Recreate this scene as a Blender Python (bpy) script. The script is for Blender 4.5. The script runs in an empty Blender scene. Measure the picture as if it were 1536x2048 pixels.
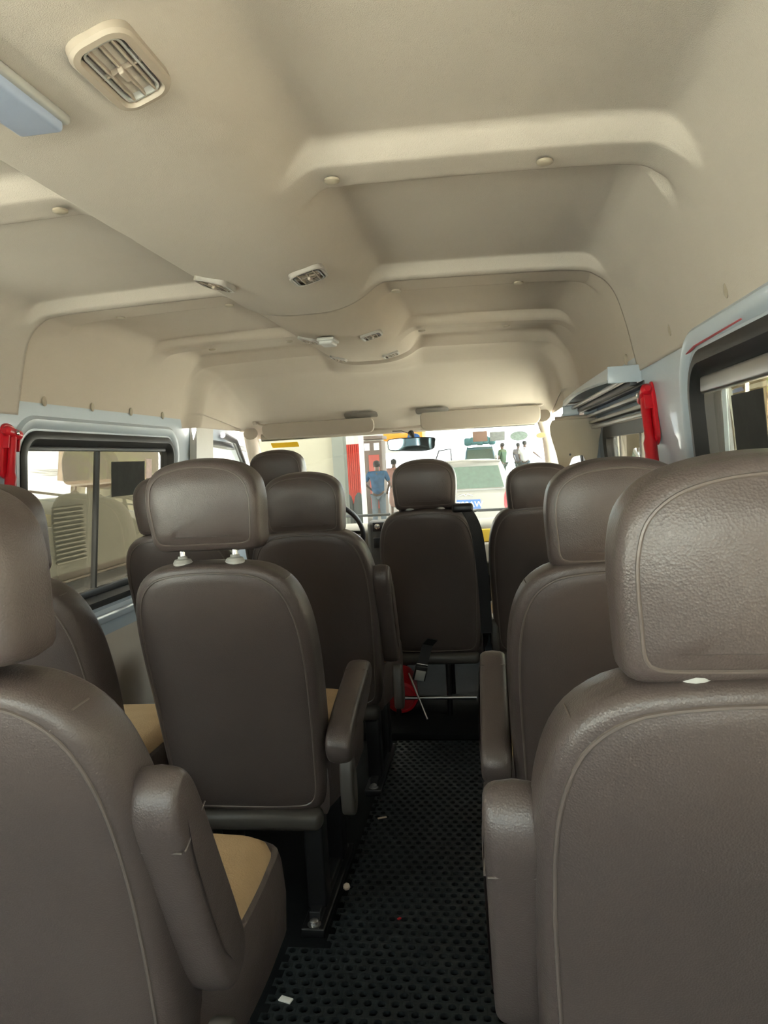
import bpy, bmesh, math, random
from mathutils import Vector, Matrix
from mathutils.geometry import tessellate_polygon
random.seed(7)
PI = math.pi
S = bpy.context.scene
C = bpy.context.collection

# ------------------------------------------------------------------ camera
cam_d = bpy.data.cameras.new('camera')
cam = bpy.data.objects.new('camera', cam_d); C.objects.link(cam)
cam_d.sensor_fit = 'VERTICAL'; cam_d.sensor_height = 36.0
cam_d.lens = 1500.0 / 2048 * 36.0
cam_d.clip_start = 0.02; cam_d.clip_end = 500
R3 = Matrix(((0.988644, 0.04551, 0.143217), (0.139541, 0.075694, -0.987319), (-0.055773, 0.996092, 0.068484)))
cam.matrix_world = Matrix.Translation((0.515, 0, 1.17)) @ R3.to_4x4()
S.camera = cam

# ------------------------------------------------------------------ world and light
w = bpy.data.worlds.new('world'); S.world = w; w.use_nodes = True
nt = w.node_tree; nt.nodes.clear()
wo = nt.nodes.new('ShaderNodeOutputWorld'); bg = nt.nodes.new('ShaderNodeBackground')
bg.inputs[0].default_value = (0.93, 0.97, 1.0, 1); bg.inputs[1].default_value = 1.15
nt.links.new(bg.outputs[0], wo.inputs[0])
sun_d = bpy.data.lights.new('sun', 'SUN'); sun_d.energy = 32.0; sun_d.angle = math.radians(3); sun_d.color = (1, .96, .91)
sun = bpy.data.objects.new('sun', sun_d); C.objects.link(sun); sun.rotation_euler = (math.radians(36), 0, math.radians(-10))
S.view_settings.view_transform = 'Standard'; S.view_settings.look = 'None'
S.view_settings.gamma = 1.0; S.view_settings.use_curve_mapping = False
S.view_settings.exposure = 3.1
S.cycles.max_bounces = 10; S.cycles.diffuse_bounces = 6; S.cycles.glossy_bounces = 4
S.cycles.transparent_max_bounces = 16
S.cycles.sample_clamp_indirect = 8.0
S.cycles.caustics_reflective = False; S.cycles.caustics_refractive = False

# ------------------------------------------------------------------ materials
MATS = {}
def mat(name, col, rough=0.6, metal=0.0, bump=0.0, bscale=200.0, var=0.0, vscale=30.0, coat=0.0, spec=0.5, detail=2.0):
    if name in MATS: return MATS[name]
    m = bpy.data.materials.new(name); m.use_nodes = True; t = m.node_tree
    p = t.nodes['Principled BSDF']
    p.inputs['Base Color'].default_value = (*col, 1); p.inputs['Roughness'].default_value = rough
    p.inputs['Metallic'].default_value = metal; p.inputs['Coat Weight'].default_value = coat
    p.inputs['Specular IOR Level'].default_value = spec
    tc = None
    if bump or var:
        tc = t.nodes.new('ShaderNodeTexCoord')
    if var:
        n = t.nodes.new('ShaderNodeTexNoise'); n.inputs['Scale'].default_value = vscale; n.inputs['Detail'].default_value = 4
        t.links.new(tc.outputs['Object'], n.inputs['Vector'])
        mx = t.nodes.new('ShaderNodeMixRGB'); mx.inputs[1].default_value = (*[c * (1 - var) for c in col], 1)
        mx.inputs[2].default_value = (*[min(1, c * (1 + var)) for c in col], 1)
        t.links.new(n.outputs['Fac'], mx.inputs[0]); t.links.new(mx.outputs[0], p.inputs['Base Color'])
    if bump:
        n = t.nodes.new('ShaderNodeTexNoise'); n.inputs['Scale'].default_value = bscale; n.inputs['Detail'].default_value = detail
        t.links.new(tc.outputs['Object'], n.inputs['Vector'])
        b = t.nodes.new('ShaderNodeBump'); b.inputs['Strength'].default_value = bump; b.inputs['Distance'].default_value = 0.002
        t.links.new(n.outputs['Fac'], b.inputs['Height']); t.links.new(b.outputs[0], p.inputs['Normal'])
    MATS[name] = m; return m

def leather_mat():
    m = bpy.data.materials.new('brown_leather'); m.use_nodes = True; t = m.node_tree
    p = t.nodes['Principled BSDF']; p.inputs['Roughness'].default_value = 0.38; p.inputs['Specular IOR Level'].default_value = .6
    tc = t.nodes.new('ShaderNodeTexCoord')
    n = t.nodes.new('ShaderNodeTexNoise'); n.inputs['Scale'].default_value = 6; n.inputs['Detail'].default_value = 3
    t.links.new(tc.outputs['Object'], n.inputs['Vector'])
    mx = t.nodes.new('ShaderNodeMixRGB'); mx.inputs[1].default_value = (.072, .055, .051, 1); mx.inputs[2].default_value = (.088, .069, .065, 1)
    t.links.new(n.outputs['Fac'], mx.inputs[0]); t.links.new(mx.outputs[0], p.inputs['Base Color'])
    v = t.nodes.new('ShaderNodeTexVoronoi'); v.inputs['Scale'].default_value = 420
    t.links.new(tc.outputs['Object'], v.inputs['Vector'])
    b = t.nodes.new('ShaderNodeBump'); b.inputs['Strength'].default_value = .28; b.inputs['Distance'].default_value = .0012
    t.links.new(v.outputs['Distance'], b.inputs['Height'])
    n2 = t.nodes.new('ShaderNodeTexNoise'); n2.inputs['Scale'].default_value = 12; n2.inputs['Detail'].default_value = 2
    t.links.new(tc.outputs['Object'], n2.inputs['Vector'])
    b2 = t.nodes.new('ShaderNodeBump'); b2.inputs['Strength'].default_value = .25; b2.inputs['Distance'].default_value = .01
    t.links.new(n2.outputs['Fac'], b2.inputs['Height']); t.links.new(b.outputs[0], b2.inputs['Normal'])
    t.links.new(b2.outputs[0], p.inputs['Normal'])
    MATS['leather'] = m; return m
def glass_mat(name, tint, refl, dirt=0.0, dirtcol=(.8, .8, .75)):
    m = bpy.data.materials.new(name); m.use_nodes = True; t = m.node_tree; t.nodes.clear()
    o = t.nodes.new('ShaderNodeOutputMaterial'); tr = t.nodes.new('ShaderNodeBsdfTransparent'); tr.inputs[0].default_value = (*tint, 1)
    g = t.nodes.new('ShaderNodeBsdfGlossy'); g.inputs['Roughness'].default_value = 0.0; g.inputs[0].default_value = (1, 1, 1, 1)
    fr = t.nodes.new('ShaderNodeLayerWeight'); fr.inputs[0].default_value = .5
    pw = t.nodes.new('ShaderNodeMath'); pw.operation = 'POWER'; pw.inputs[1].default_value = 4.5; t.links.new(fr.outputs[1], pw.inputs[0])
    mt = t.nodes.new('ShaderNodeMath'); mt.operation = 'MULTIPLY_ADD'; mt.inputs[1].default_value = .9; mt.inputs[2].default_value = .04 * refl; mt.use_clamp = True
    t.links.new(pw.outputs[0], mt.inputs[0])
    mx = t.nodes.new('ShaderNodeMixShader'); t.links.new(mt.outputs[0], mx.inputs[0])
    t.links.new(tr.outputs[0], mx.inputs[1]); t.links.new(g.outputs[0], mx.inputs[2])
    out = mx
    if dirt:
        d = t.nodes.new('ShaderNodeBsdfDiffuse'); d.inputs[0].default_value = (*dirtcol, 1)
        tc = t.nodes.new('ShaderNodeTexCoord'); n = t.nodes.new('ShaderNodeTexNoise'); n.inputs['Scale'].default_value = 45; n.inputs['Detail'].default_value = 5
        t.links.new(tc.outputs['Object'], n.inputs['Vector'])
        mr = t.nodes.new('ShaderNodeMapRange'); mr.inputs[1].default_value = .45; mr.inputs[2].default_value = .8; mr.inputs[3].default_value = dirt * .35; mr.inputs[4].default_value = dirt
        t.links.new(n.outputs['Fac'], mr.inputs[0])
        m2 = t.nodes.new('ShaderNodeMixShader'); t.links.new(mr.outputs[0], m2.inputs[0])
        t.links.new(mx.outputs[0], m2.inputs[1]); t.links.new(d.outputs[0], m2.inputs[2]); out = m2
    t.links.new(out.outputs[0], o.inputs[0]); MATS[name] = m; return m

LEA = leather_mat()
LINER = mat('beige_headliner', (.48, .435, .38), .95, bump=.35, bscale=700, var=.05, vscale=5, spec=.2)
LINERF = mat('beige_cab_liner', (.50, .44, .37), .95, bump=.3, bscale=700, var=.04, vscale=5, spec=.2)
PIN = mat('beige_plastic', (.34, .295, .225), .5)
PLBEIGE = mat('light_beige_plastic', (.37, .315, .255), .5)
WHITE = mat('grey_white_paint', (.37, .43, .49), .38, coat=.2, var=.05, vscale=4)
PILLAR = mat('warm_grey_paint', (.5, .48, .44), .45, var=.12, vscale=8)
RUBBER = mat('black_rubber', (.012, .013, .014), .45)
BLACK = mat('black_plastic', (.012, .012, .014), .4)
BLKMET = mat('black_painted_metal', (.012, .012, .014), .3, metal=0.2)
CHROME = mat('chrome', (.8, .8, .8), .15, metal=1)
STEEL = mat('dull_steel', (.4, .4, .4), .35, metal=1)
GREYPL = mat('clear_grey_plastic', (.42, .42, .4), .3)
DARKPL = mat('dark_brown_plastic', (.055, .049, .044), .45)
FABRIC = mat('tan_seat_fabric', (.44, .31, .18), .95, bump=.8, bscale=260, var=.1, vscale=25, spec=.1)
RED = mat('red_plastic', (.50, .006, .016), .35, coat=.2)
PIPE = mat('brown_piping', (.12, .098, .088), .35)
MATM = mat('black_rubber_mat', (.013, .018, .020), .5, spec=.4, bump=.5, bscale=90, var=.35, vscale=40)
FLOORM = mat('black_floor_lining', (.005, .006, .007), .75, bump=.4, bscale=60, var=.3, vscale=12, spec=.12)
WEB = mat('black_webbing', (.01, .01, .013), .7, bump=.5, bscale=500)
GL_W = glass_mat('windshield_glass', (.56, .61, .595), 1.0, dirt=.045, dirtcol=(.8, .8, .74))
GL_S = glass_mat('tinted_side_glass', (.42, .41, .36), 1.6, dirt=.03)
GL_C = glass_mat('clear_side_glass', (.86, .9, .86), 1.2, dirt=.02)

# ------------------------------------------------------------------ helpers
def mesh_obj(name, verts, faces, m=None, parent=None, smooth=True, loc=None, rot=None):
    me = bpy.data.meshes.new(name); me.from_pydata([tuple(v) for v in verts], [], faces); me.update()
    return finish(name, me, m, parent, smooth, loc, rot)
def finish(name, me, m, parent, smooth=True, loc=None, rot=None):
    if m and not me.materials: me.materials.append(m)
    if smooth:
        for p in me.polygons: p.use_smooth = True
    o = bpy.data.objects.new(name, me); C.objects.link(o)
    if parent: o.parent = parent
    if loc: o.location = loc
    if rot: o.rotation_euler = rot
    return o
def auto(o, ang=40):
    me = o.data; bm = bmesh.new(); bm.from_mesh(me)
    for e in bm.edges:
        if len(e.link_faces) == 2 and e.calc_face_angle(0) > math.radians(ang): e.smooth = False
    bm.to_mesh(me); bm.free(); return o
def tag(o, label, cat, group=None, kind=None):
    if label: o['label'] = label
    if cat: o['category'] = cat
    if group: o['group'] = group
    if kind: o['kind'] = kind
    return o
def struct(o): o['kind'] = 'structure'; return o
def empty(name, loc=(0, 0, 0), rot=(0, 0, 0), label=None, cat=None, group=None):
    o = bpy.data.objects.new(name, None); C.objects.link(o); o.location = loc; o.rotation_euler = rot
    o.empty_display_size = .05
    if label: tag(o, label, cat, group)
    return o

class MB:
    def __init__(s): s.v = []; s.f = []
    def add(s, vs, fs):
        b = len(s.v); s.v += [tuple(v) for v in vs]; s.f += [tuple(i + b for i in f) for f in fs]; return s
    def box(s, c, d, bev=0.0, M=None):
        bm = bmesh.new(); bmesh.ops.create_cube(bm, size=1)
        bmesh.ops.scale(bm, vec=d, verts=bm.verts)
        if bev: bmesh.ops.bevel(bm, geom=bm.edges[:], offset=bev, segments=3, profile=.5, affect='EDGES')
        if M is not None: bmesh.ops.transform(bm, matrix=M, verts=bm.verts)
        bmesh.ops.translate(bm, vec=c, verts=bm.verts)
        bm.verts.index_update()
        s.add([v.co[:] for v in bm.verts], [[v.index for v in f.verts] for f in bm.faces]); bm.free(); return s
    def tube(s, pts, r, n=10, cap=True, closed=False, flat=1.0):
        pts = [Vector(p) for p in pts]; N = len(pts); rs = r if isinstance(r, (list, tuple)) else [r] * N
        rings = []; up = None
        for i, p in enumerate(pts):
            a = pts[(i - 1) % N] if (closed or i > 0) else p; b = pts[(i + 1) % N] if (closed or i < N - 1) else p
            t = (b - a).normalized()
            if up is None:
                up = Vector((0, 0, 1)) if abs(t.z) < .9 else Vector((0, 1, 0))
            sd = t.cross(up).normalized(); up = sd.cross(t).normalized()
            rings.append([p + (sd * math.cos(2 * PI * k / n) + up * flat * math.sin(2 * PI * k / n)) * rs[i] for k in range(n)])
        vs = [v for q in rings for v in q]; fs = []
        for i in range(N if closed else N - 1):
            j = (i + 1) % N
            for k in range(n):
                l = (k + 1) % n; fs.append((i * n + k, i * n + l, j * n + l, j * n + k))
        if cap and not closed:
            fs.append(tuple(range(n))[::-1]); fs.append(tuple((N - 1) * n + k for k in range(n)))
        return s.add(vs, fs)
    def cyl(s, a, b, r, n=20, r2=None): return s.tube([a, b], [r, r2 if r2 is not None else r], n)
    def lathe(s, prof, n=24, M=None):
        vs = []; fs = []
        for (r, z) in prof:
            for k in range(n): vs.append(Vector((r * math.cos(2 * PI * k / n), r * math.sin(2 * PI * k / n), z)))
        for i in range(len(prof) - 1):
            for k in range(n):
                l = (k + 1) % n; fs.append((i * n + k, i * n + l, (i + 1) * n + l, (i + 1) * n + k))
        fs.append(tuple(range(n))[::-1]); fs.append(tuple((len(prof) - 1) * n + k for k in range(n)))
        if M is not None: vs = [M @ v for v in vs]
        return s.add(vs, fs)
    def build(s, name, m, parent=None, smooth=True, loc=None, rot=None, sharp=35):
        o = mesh_obj(name, s.v, s.f, m, parent, smooth, loc, rot)
        bm = bmesh.new(); bm.from_mesh(o.data); bmesh.ops.recalc_face_normals(bm, faces=bm.faces)
        if smooth:
            for e in bm.edges:
                if len(e.link_faces) == 2 and e.calc_face_angle(0) > math.radians(sharp): e.smooth = False
        bm.to_mesh(o.data); bm.free(); return o

def catmull(P, closed=False, sub=8):
    out = []; n = len(P)
    rng = range(n) if closed else range(n - 1)
    for i in rng:
        p0 = P[(i - 1) % n] if closed or i > 0 else P[i]; p1 = P[i]; p2 = P[(i + 1) % n]
        p3 = P[(i + 2) % n] if closed or i + 2 < n else P[(i + 1) % n]
        for k in range(sub):
            t = k / sub
            out.append(tuple(.5 * ((2 * p1[j]) + (-p0[j] + p2[j]) * t + (2 * p0[j] - 5 * p1[j] + 4 * p2[j] - p3[j]) * t * t + (-p0[j] + 3 * p1[j] - 3 * p2[j] + p3[j]) * t ** 3) for j in range(len(p1))))
    if not closed: out.append(tuple(P[-1]))
    return out
def resample(P, n, closed=True):
    Q = list(P) + ([P[0]] if closed else []); L = [0]
    for a, b in zip(Q, Q[1:]): L.append(L[-1] + math.dist(a, b))
    out = []; k = 0; m = n if closed else n - 1
    for i in range(n):
        d = L[-1] * i / m
        while k < len(L) - 2 and L[k + 1] < d: k += 1
        t = (d - L[k]) / max(1e-9, L[k + 1] - L[k]); a, b = Q[k], Q[k + 1]
        out.append(tuple(a[j] + (b[j] - a[j]) * t for j in range(len(a))))
    return out
def rrect(x0, x1, y0, y1, r, seg=8, skew=0.0):
    if not isinstance(r, (list, tuple)): r = [r] * 4
    out = []
    for (cx, cy, a0, rr) in ((x1 - r[0], y1 - r[0], 0, r[0]), (x0 + r[1], y1 - r[1], 90, r[1]), (x0 + r[2], y0 + r[2], 180, r[2]), (x1 - r[3], y0 + r[3], 270, r[3])):
        for k in range(seg + 1):
            a = math.radians(a0 + 90 * k / seg); out.append((cx + rr * math.cos(a), cy + rr * math.sin(a)))
    return out
def inset(P, d):
    n = len(P); out = []
    for i in range(n):
        a, b, c = P[(i - 1) % n], P[i], P[(i + 1) % n]
        tx, ty = c[0] - a[0], c[1] - a[1]; L = math.hypot(tx, ty) or 1
        out.append((b[0] - ty / L * d, b[1] + tx / L * d))
    return out
def binset(P, d):
    xs = [p[0] for p in P]; ys = [p[1] for p in P]; cx = (min(xs) + max(xs)) / 2; cy = (min(ys) + max(ys)) / 2; hx = (max(xs) - min(xs)) / 2; hy = (max(ys) - min(ys)) / 2
    return [(cx + (p[0] - cx) * (hx - d) / hx, cy + (p[1] - cy) * (hy - d) / hy) for p in P]
def pad(mb, outline, rings, fn, bb=False):
    """outline CCW 2D; rings [(scale, inset, depth)], scale shrinks to the centroid; fn(u, v, d) -> 3D"""
    n = len(outline); cx = sum(p[0] for p in outline) / n; cy = sum(p[1] for p in outline) / n
    vs = []; fs = []
    for (sc, ins, dep) in rings:
        q = binset(outline, ins) if bb else inset(outline, ins)
        vs += [fn(cx + (p[0] - cx) * sc, cy + (p[1] - cy) * sc, dep) for p in q]
    R = len(rings)
    for i in range(R - 1):
        for k in range(n):
            l = (k + 1) % n; fs.append((i * n + k, i * n + l, (i + 1) * n + l, (i + 1) * n + k))
    b = len(vs); vs.append(fn(cx, cy, rings[0][2])); vs.append(fn(cx, cy, rings[-1][2]))
    for k in range(n):
        l = (k + 1) % n; fs.append((b, l, k)); fs.append((b + 1, (R - 1) * n + k, (R - 1) * n + l))
    mb.add(vs, fs); return mb
def pad_rings(t, bulge, edge=.012, gb=.006):
    """puffy pad: rear face, crease at the piping, rounded edge, gusset, rounded edge, front face"""
    k = edge * .8; face = [(.12, 0, -bulge), (.30, 0, -bulge * .97), (.48, 0, -bulge * .88), (.64, 0, -bulge * .76), (1, edge * 1.8, -bulge * .50), (1, edge * 1.25, -bulge * .30), (1, edge * .95, -bulge * .06), (1, k, 0.0)]
    if edge < .018: face = [(.15, 0, -bulge), (.4, 0, -bulge * .95), (.65, 0, -bulge * .8), (1, edge * 1.9, -bulge * .25), (1, k, 0)]
    arc = [(1, k * (1 - math.sin(a)) - gb * .5 * math.sin(a), 1.3 * edge * (1 - math.cos(a))) for a in [PI / 2 * q / 6 for q in range(1, 7)]]
    R = face + arc + [(1, -gb, t * .5)]
    R += [(s_, i_, t - d_) for (s_, i_, d_) in reversed(face + arc)]
    return R
def extr(mb, outline, fn, d0, d1, bev=0.0):
    R = [(1, bev, d0), (1, 0, d0 + bev), (1, 0, d1 - bev), (1, bev, d1)] if bev else [(1, 0, d0), (1, 0, d1)]
    return pad(mb, outline, R, fn)
def ring_sweep(mb, outline, section, fn, close=True):
    """sweep a (inset, depth) section loop around an outline"""
    n = len(outline); m = len(section); vs = []; fs = []
    for (ins, dep) in section:
        vs += [fn(p[0], p[1], dep) for p in inset(outline, ins)]
    for i in range(m):
        j = (i + 1) % m
        if j == 0 and not close: continue
        for k in range(n):
            l = (k + 1) % n; fs.append((i * n + k, i * n + l, j * n + l, j * n + k))
    return mb.add(vs, fs)
def panel_holes(name, outer, holes, fn, thick, m, parent=None):
    """flat panel with holes, given thickness"""
    loops = [[Vector((p[0], p[1], 0)) for p in L] for L in [outer] + holes]
    tris = tessellate_polygon(loops); P = [p for L in [outer] + holes for p in L]; n = len(P)
    vs = [fn(p[0], p[1], 0) for p in P] + [fn(p[0], p[1], thick) for p in P]
    fs = [tuple(t) for t in tris] + [tuple(i + n for i in t)[::-1] for t in tris]
    b = 0
    for L in [outer] + holes:
        k = len(L)
        for i in range(k): fs.append((b + i, b + (i + 1) % k, b + (i + 1) % k + n, b + i + n))
        b += k
    mb = MB(); mb.add(vs, fs); return mb.build(name, m, parent, sharp=25)
def sstep(a, b, x):
    t = max(0, min(1, (x - a) / (b - a))); return t * t * (3 - 2 * t)
def text_part(name, txt, size, m, parent, loc, rot, ext=.002, align='CENTER'):
    cu = bpy.data.curves.new(name, 'FONT'); cu.body = txt; cu.size = size; cu.extrude = ext; cu.align_x = align; cu.align_y = 'CENTER'
    cu.materials.append(m); o = bpy.data.objects.new(name, cu); C.objects.link(o); o.parent = parent; o.location = loc; o.rotation_euler = rot
    dg = bpy.context.evaluated_depsgraph_get(); dg.update(); me = bpy.data.meshes.new_from_object(o.evaluated_get(dg))
    q = bpy.data.objects.new(name, me); C.objects.link(q); q.parent = parent; q.location = loc; q.rotation_euler = rot
    if not me.materials: me.materials.append(m)
    bpy.data.objects.remove(o); q.name = name
    return q

# ------------------------------------------------------------------ shell: side walls
def wx(z):          # inner face of the side wall (half width) at height z
    if z < .62: return .992
    return .992 - .062 * (z - .62) / .765
def wall_fn(sgn, off=0.0): return lambda y, z, d: (sgn * (wx(z) + off + d), y, z)
YB, YF = -1.5, 5.1
# left wall windows (y0,y1,z0,z1)
WL = [rrect(-1.2, .25, .70, 1.31, .09), rrect(.45, 1.90, .70, 1.31, .09), rrect(2.19, 3.32, .69, 1.31, .07)]
def door_win(z0=.74): # front door window with a leaning front edge
    P = [(3.72, z0), (4.70, z0), (4.74, z0 + .05), (4.46, 1.22), (4.38, 1.275), (3.78, 1.31), (3.72, 1.27)]
    return resample(catmull(P, True, 6), 60)
WL.append(door_win())
WR = [rrect(-1.2, -.05, .70, 1.32, .09), rrect(.15, 1.655, .70, 1.335, .09), rrect(2.12, 3.44, .06, 1.36, .06), door_win()]
outer = [(YB, 0), (YF, 0), (YF, .76), (4.98, .77), (4.15, 1.31), (4.0, 1.43), (YB, 1.43)]
def outer_loop(): return outer
wl = struct(panel_holes('wall_left', outer_loop(), WL, wall_fn(-1), .07, WHITE))
wr = struct(panel_holes('wall_right', outer_loop(), WR, wall_fn(1), .07, WHITE))
# outer skin of side so that the roof joins
def window(n, sgn, out, glass, width=.03, rub=True, off=.03, parent=None, ins=.0):
    o = MB(); sec = [(-.018, -.004), (-.018, .03), (width, .045), (width, .012), (.008, -.010), (-.006, -.010)]
    ring_sweep(o, out, sec, wall_fn(sgn, 0))
    fr = o.build('window_%d' % n, RUBBER, parent)
    if not parent: struct(fr)
    g = MB(); pad(g, out, [(1, width - .006, 0), (1, width - .006, .004)], wall_fn(sgn, .03)); g.build('glass', glass, fr)
    return fr
wn = {}
k = 1
for i, L in enumerate(WL): wn['L%d' % i] = window(k, -1, L, GL_S if i == 2 else GL_C, .034 if i < 3 else .012); k += 1
for i, L in enumerate(WR):
    if i == 2: continue
    wn['R%d' % i] = window(k, 1, L, GL_S if i == 1 else GL_C, .034 if i < 2 else .012); k += 1
# raised pressed frame round the left window, inner step (white metal)
for sgn, L, par in ((-1, rrect(2.17, 3.34, .66, 1.335, .08), wl), (-1, rrect(.42, 1.93, .66, 1.335, .1), wl), (1, rrect(.12, 1.685, .66, 1.36, .1), wr)):
    o = MB(); ring_sweep(o, L, [(0, .0), (-.012, -.008), (-.03, -.010), (-.042, 0)], wall_fn(sgn, -.001)); o.build('window_surround', WHITE, par)
# sliding window dividers
def slider(win, sgn, y, z0, z1):
    o = MB(); o.tube([(sgn * (wx(z0) + .018), y - .02, z0), (sgn * (wx(z1) + .018), y + .015, z1)], .013, 8, flat=.8); o.build('divider', RUBBER, win)
slider(wn['L2'], -1, 2.66, .71, 1.29); slider(wn['L1'], -1, 1.15, .71, 1.29); slider(wn['R1'], 1, .85, .71, 1.32)
# black inner slide track of the left window (lower and upper)
o = MB(); o.box((-(wx(.73) + .012), 2.72, .735), (.022, 1.06, .03), .006); o.build('slide_track', RUBBER, wn['L2'])
o = MB(); o.box((-(wx(1.27) + .012), 2.72, 1.272), (.02, 1.06, .016), .004); o.build('slide_track', RUBBER, wn['L2'])
o = MB(); o.box((wx(1.27) + .010, .9, 1.285), (.022, 1.40, .035), .006); o.build('slide_track', STEEL, wn['R1'])
# side ledge and lower trim panels (beige)
def lower_trim(name, sgn, y0, y1):
    o = MB(); P = [(.0, .02), (.007, .02), (.007, .50), (.005, .555), (0, .57)]
    vs = []; fs = []
    for y in (y0, y1): vs += [(sgn * (wx(z) - a), y, z) for a, z in P]
    n = len(P)
    for i in range(n): fs.append((i, (i + 1) % n, (i + 1) % n + n, i + n))
    fs += [tuple(range(n)), tuple(range(n, 2 * n))]
    o.add(vs, fs); return struct(o.build(name, LINER))
lower_trim('trim_1', -1, YB, 3.5)
lower_trim('trim_2', 1, YB, 2.02)
o = MB(); o.box((-(wx(.63) - .012), 1.0, .625), (.03, 4.7, .035), .01); struct(o.build('trim_3', WHITE))

# floor, lining, step
o = MB(); o.box((0, 1.8, -.06), (1.98, 6.6, .12)); fl = struct(o.build('floor', FLOORM))
o = MB(); o.box((0, 4.06, .012), (1.9, 2.06, .036), .008); struct(o.build('trim_4', FLOORM))     # raised cab floor behind the front bench

# ------------------------------------------------------------------ headliner
BASE = resample(catmull([(-.932, 1.375), (-.925, 1.41), (-.90, 1.52), (-.872, 1.60), (-.83, 1.645), (-.76, 1.666), (-.5, 1.676), (-.2, 1.682), (0, 1.684), (.2, 1.682), (.5, 1.676), (.76, 1.666), (.83, 1.645), (.872, 1.60), (.90, 1.52), (.925, 1.41), (.932, 1.375)], False, 10), 241, False)
def base_norm(i):
    a = BASE[max(0, i - 1)]; b = BASE[min(len(BASE) - 1, i + 1)]; tx, tz = b[0] - a[0], b[1] - a[1]; L = math.hypot(tx, tz)
    return (-tz / L, tx / L)     # outward (up)
BEAMS = [(-.42, -.32), (.33, .44), (1.295, 1.40), (2.125, 2.33), (2.96, 3.06)]
def recess(y):
    g = 1.0
    for a, b in BEAMS:
        g = min(g, max(1 - sstep(a - .022, a + .004, y), sstep(b - .002, b + .045, y)))
    g = min(g, 1 - sstep(3.38, 3.44, y))
    return g
def duct_h(ax): return sum(.076 * max(0, 1 - (abs(ax + q) / .225) ** 3.0) for q in (-.02, -.01, 0, .01, .02)) / 5
def liner_pt(i, y, extra=0.0):
    x, z = BASE[i]; nx, nz = base_norm(i); ax = abs(x)
    h = (1 - sstep(.775, .865, ax)) * sstep(.17, .235, ax)
    if y < 1.45: h = (1 - sstep(.80, .885, ax)) * sstep(.16, .25, ax)
    d = .035 * recess(y) * h
    # pressed shallow fields in the side walls beside the windows
    duct = duct_h(ax) * (1 - sstep(3.30, 3.62, y))
    # side rib at the B pillar
    rib = .022 * (sstep(3.40, 3.44, y)) * (1 - sstep(3.56, 3.62, y)) * sstep(.5, .8, ax) * 0
    d += extra
    p = [x + nx * d, y, z + nz * d]
    p[2] -= duct
    return p
def liner(name, ys, m, extra, thick=.006):
    n = len(BASE); vs = []; fs = []
    for y in ys: vs += [liner_pt(i, y, extra) for i in range(n)]
    for j in range(len(ys) - 1):
        for i in range(n - 1): fs.append((j * n + i, j * n + i + 1, (j + 1) * n + i + 1, (j + 1) * n + i))
    # turned edge at the front seam
    b = len(vs); j = len(ys) - 1
    vs += [liner_pt(i, ys[-1] + .001, extra + thick + .004) for i in range(n)]
    for i in range(n - 1): fs.append((j * n + i, j * n + i + 1, b + i + 1, b + i))
    o = mesh_obj(name, vs, fs, m); sub = o.modifiers.new('s', 'SOLIDIFY'); sub.thickness = .012; sub.offset = 1
    return o
def yrange(a, b, st=.012):
    n = int(round((b - a) / st)); return [a + (b - a) * i / n for i in range(n + 1)]
ceil_r = struct(liner('ceiling', yrange(-1.45, 2.164, .014), LINER, -.004))
# front headliner piece, with the cab header curving down to the windscreen
def cab_pt(i, y):
    if y <= 3.42: return liner_pt(i, y, .004)
    x, z = BASE[i]; p = liner_pt(i, y, .004)
    t = (y - 3.42) / .82; ax = abs(x)
    # drop of the roof
    zr = 1.674 - .055 * sstep(.0, .16, t) - .300 * max(0, (t - .12) / .88) ** 1.15 * (1 + .0 * ax)
    ztop = p[2]
    if z > 1.44:
        f = (z - 1.375) / (1.684 - 1.375)
        p[2] = 1.375 + (zr - 1.375) * f if zr > 1.375 else 1.375 - (1.375 - zr) * f
        p[2] -= max(0, (1.684 - .01 - ztop)) * 0
    if z > 1.60 and ax < .25: p[2] -= duct_h(ax) * (1 - sstep(3.34, 3.66, y))
    # arch narrows: pillar rib
    s = sstep(3.42, 3.50, y); p[0] = x * (1 - .075 * s) if ax > .5 else x * (1 - .075 * s)
    return p
ys = yrange(2.172, 3.36, .012) + yrange(3.372, 4.24, .012)
n = len(BASE); vs = []; fs = []
for y in ys: vs += [cab_pt(i, y) for i in range(n)]
for j in range(len(ys) - 1):
    for i in range(n - 1): fs.append((j * n + i, j * n + i + 1, (j + 1) * n + i + 1, (j + 1) * n + i))
ceil_f = mesh_obj('ceiling', vs, fs, LINERF); struct(ceil_f)
sm = ceil_f.modifiers.new('s', 'SOLIDIFY'); sm.thickness = .012; sm.offset = 1
# roof skin above
o = MB(); o.box((0, 1.35, 1.86), (1.9, 5.75, .04), .01); struct(o.build('trim_5', WHITE))
for sgn in (-1, 1):
    o = MB(); o.box((sgn * .99, 1.2, 1.63), (.03, 5.5, .44)); struct(o.build('trim_6', WHITE))
o = MB(); n = len(BASE)
o.add([liner_pt(i, y, .008) for y in (2.155, 2.185) for i in range(n)], [(i, i + 1, n + i + 1, n + i) for i in range(n - 1)]); struct(o.build('seam_shadow', mat('seam_shadow_tone', (.03, .025, .02), .8)))  # dark strip behind the seam, coloured to stand for its shadow gap
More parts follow.
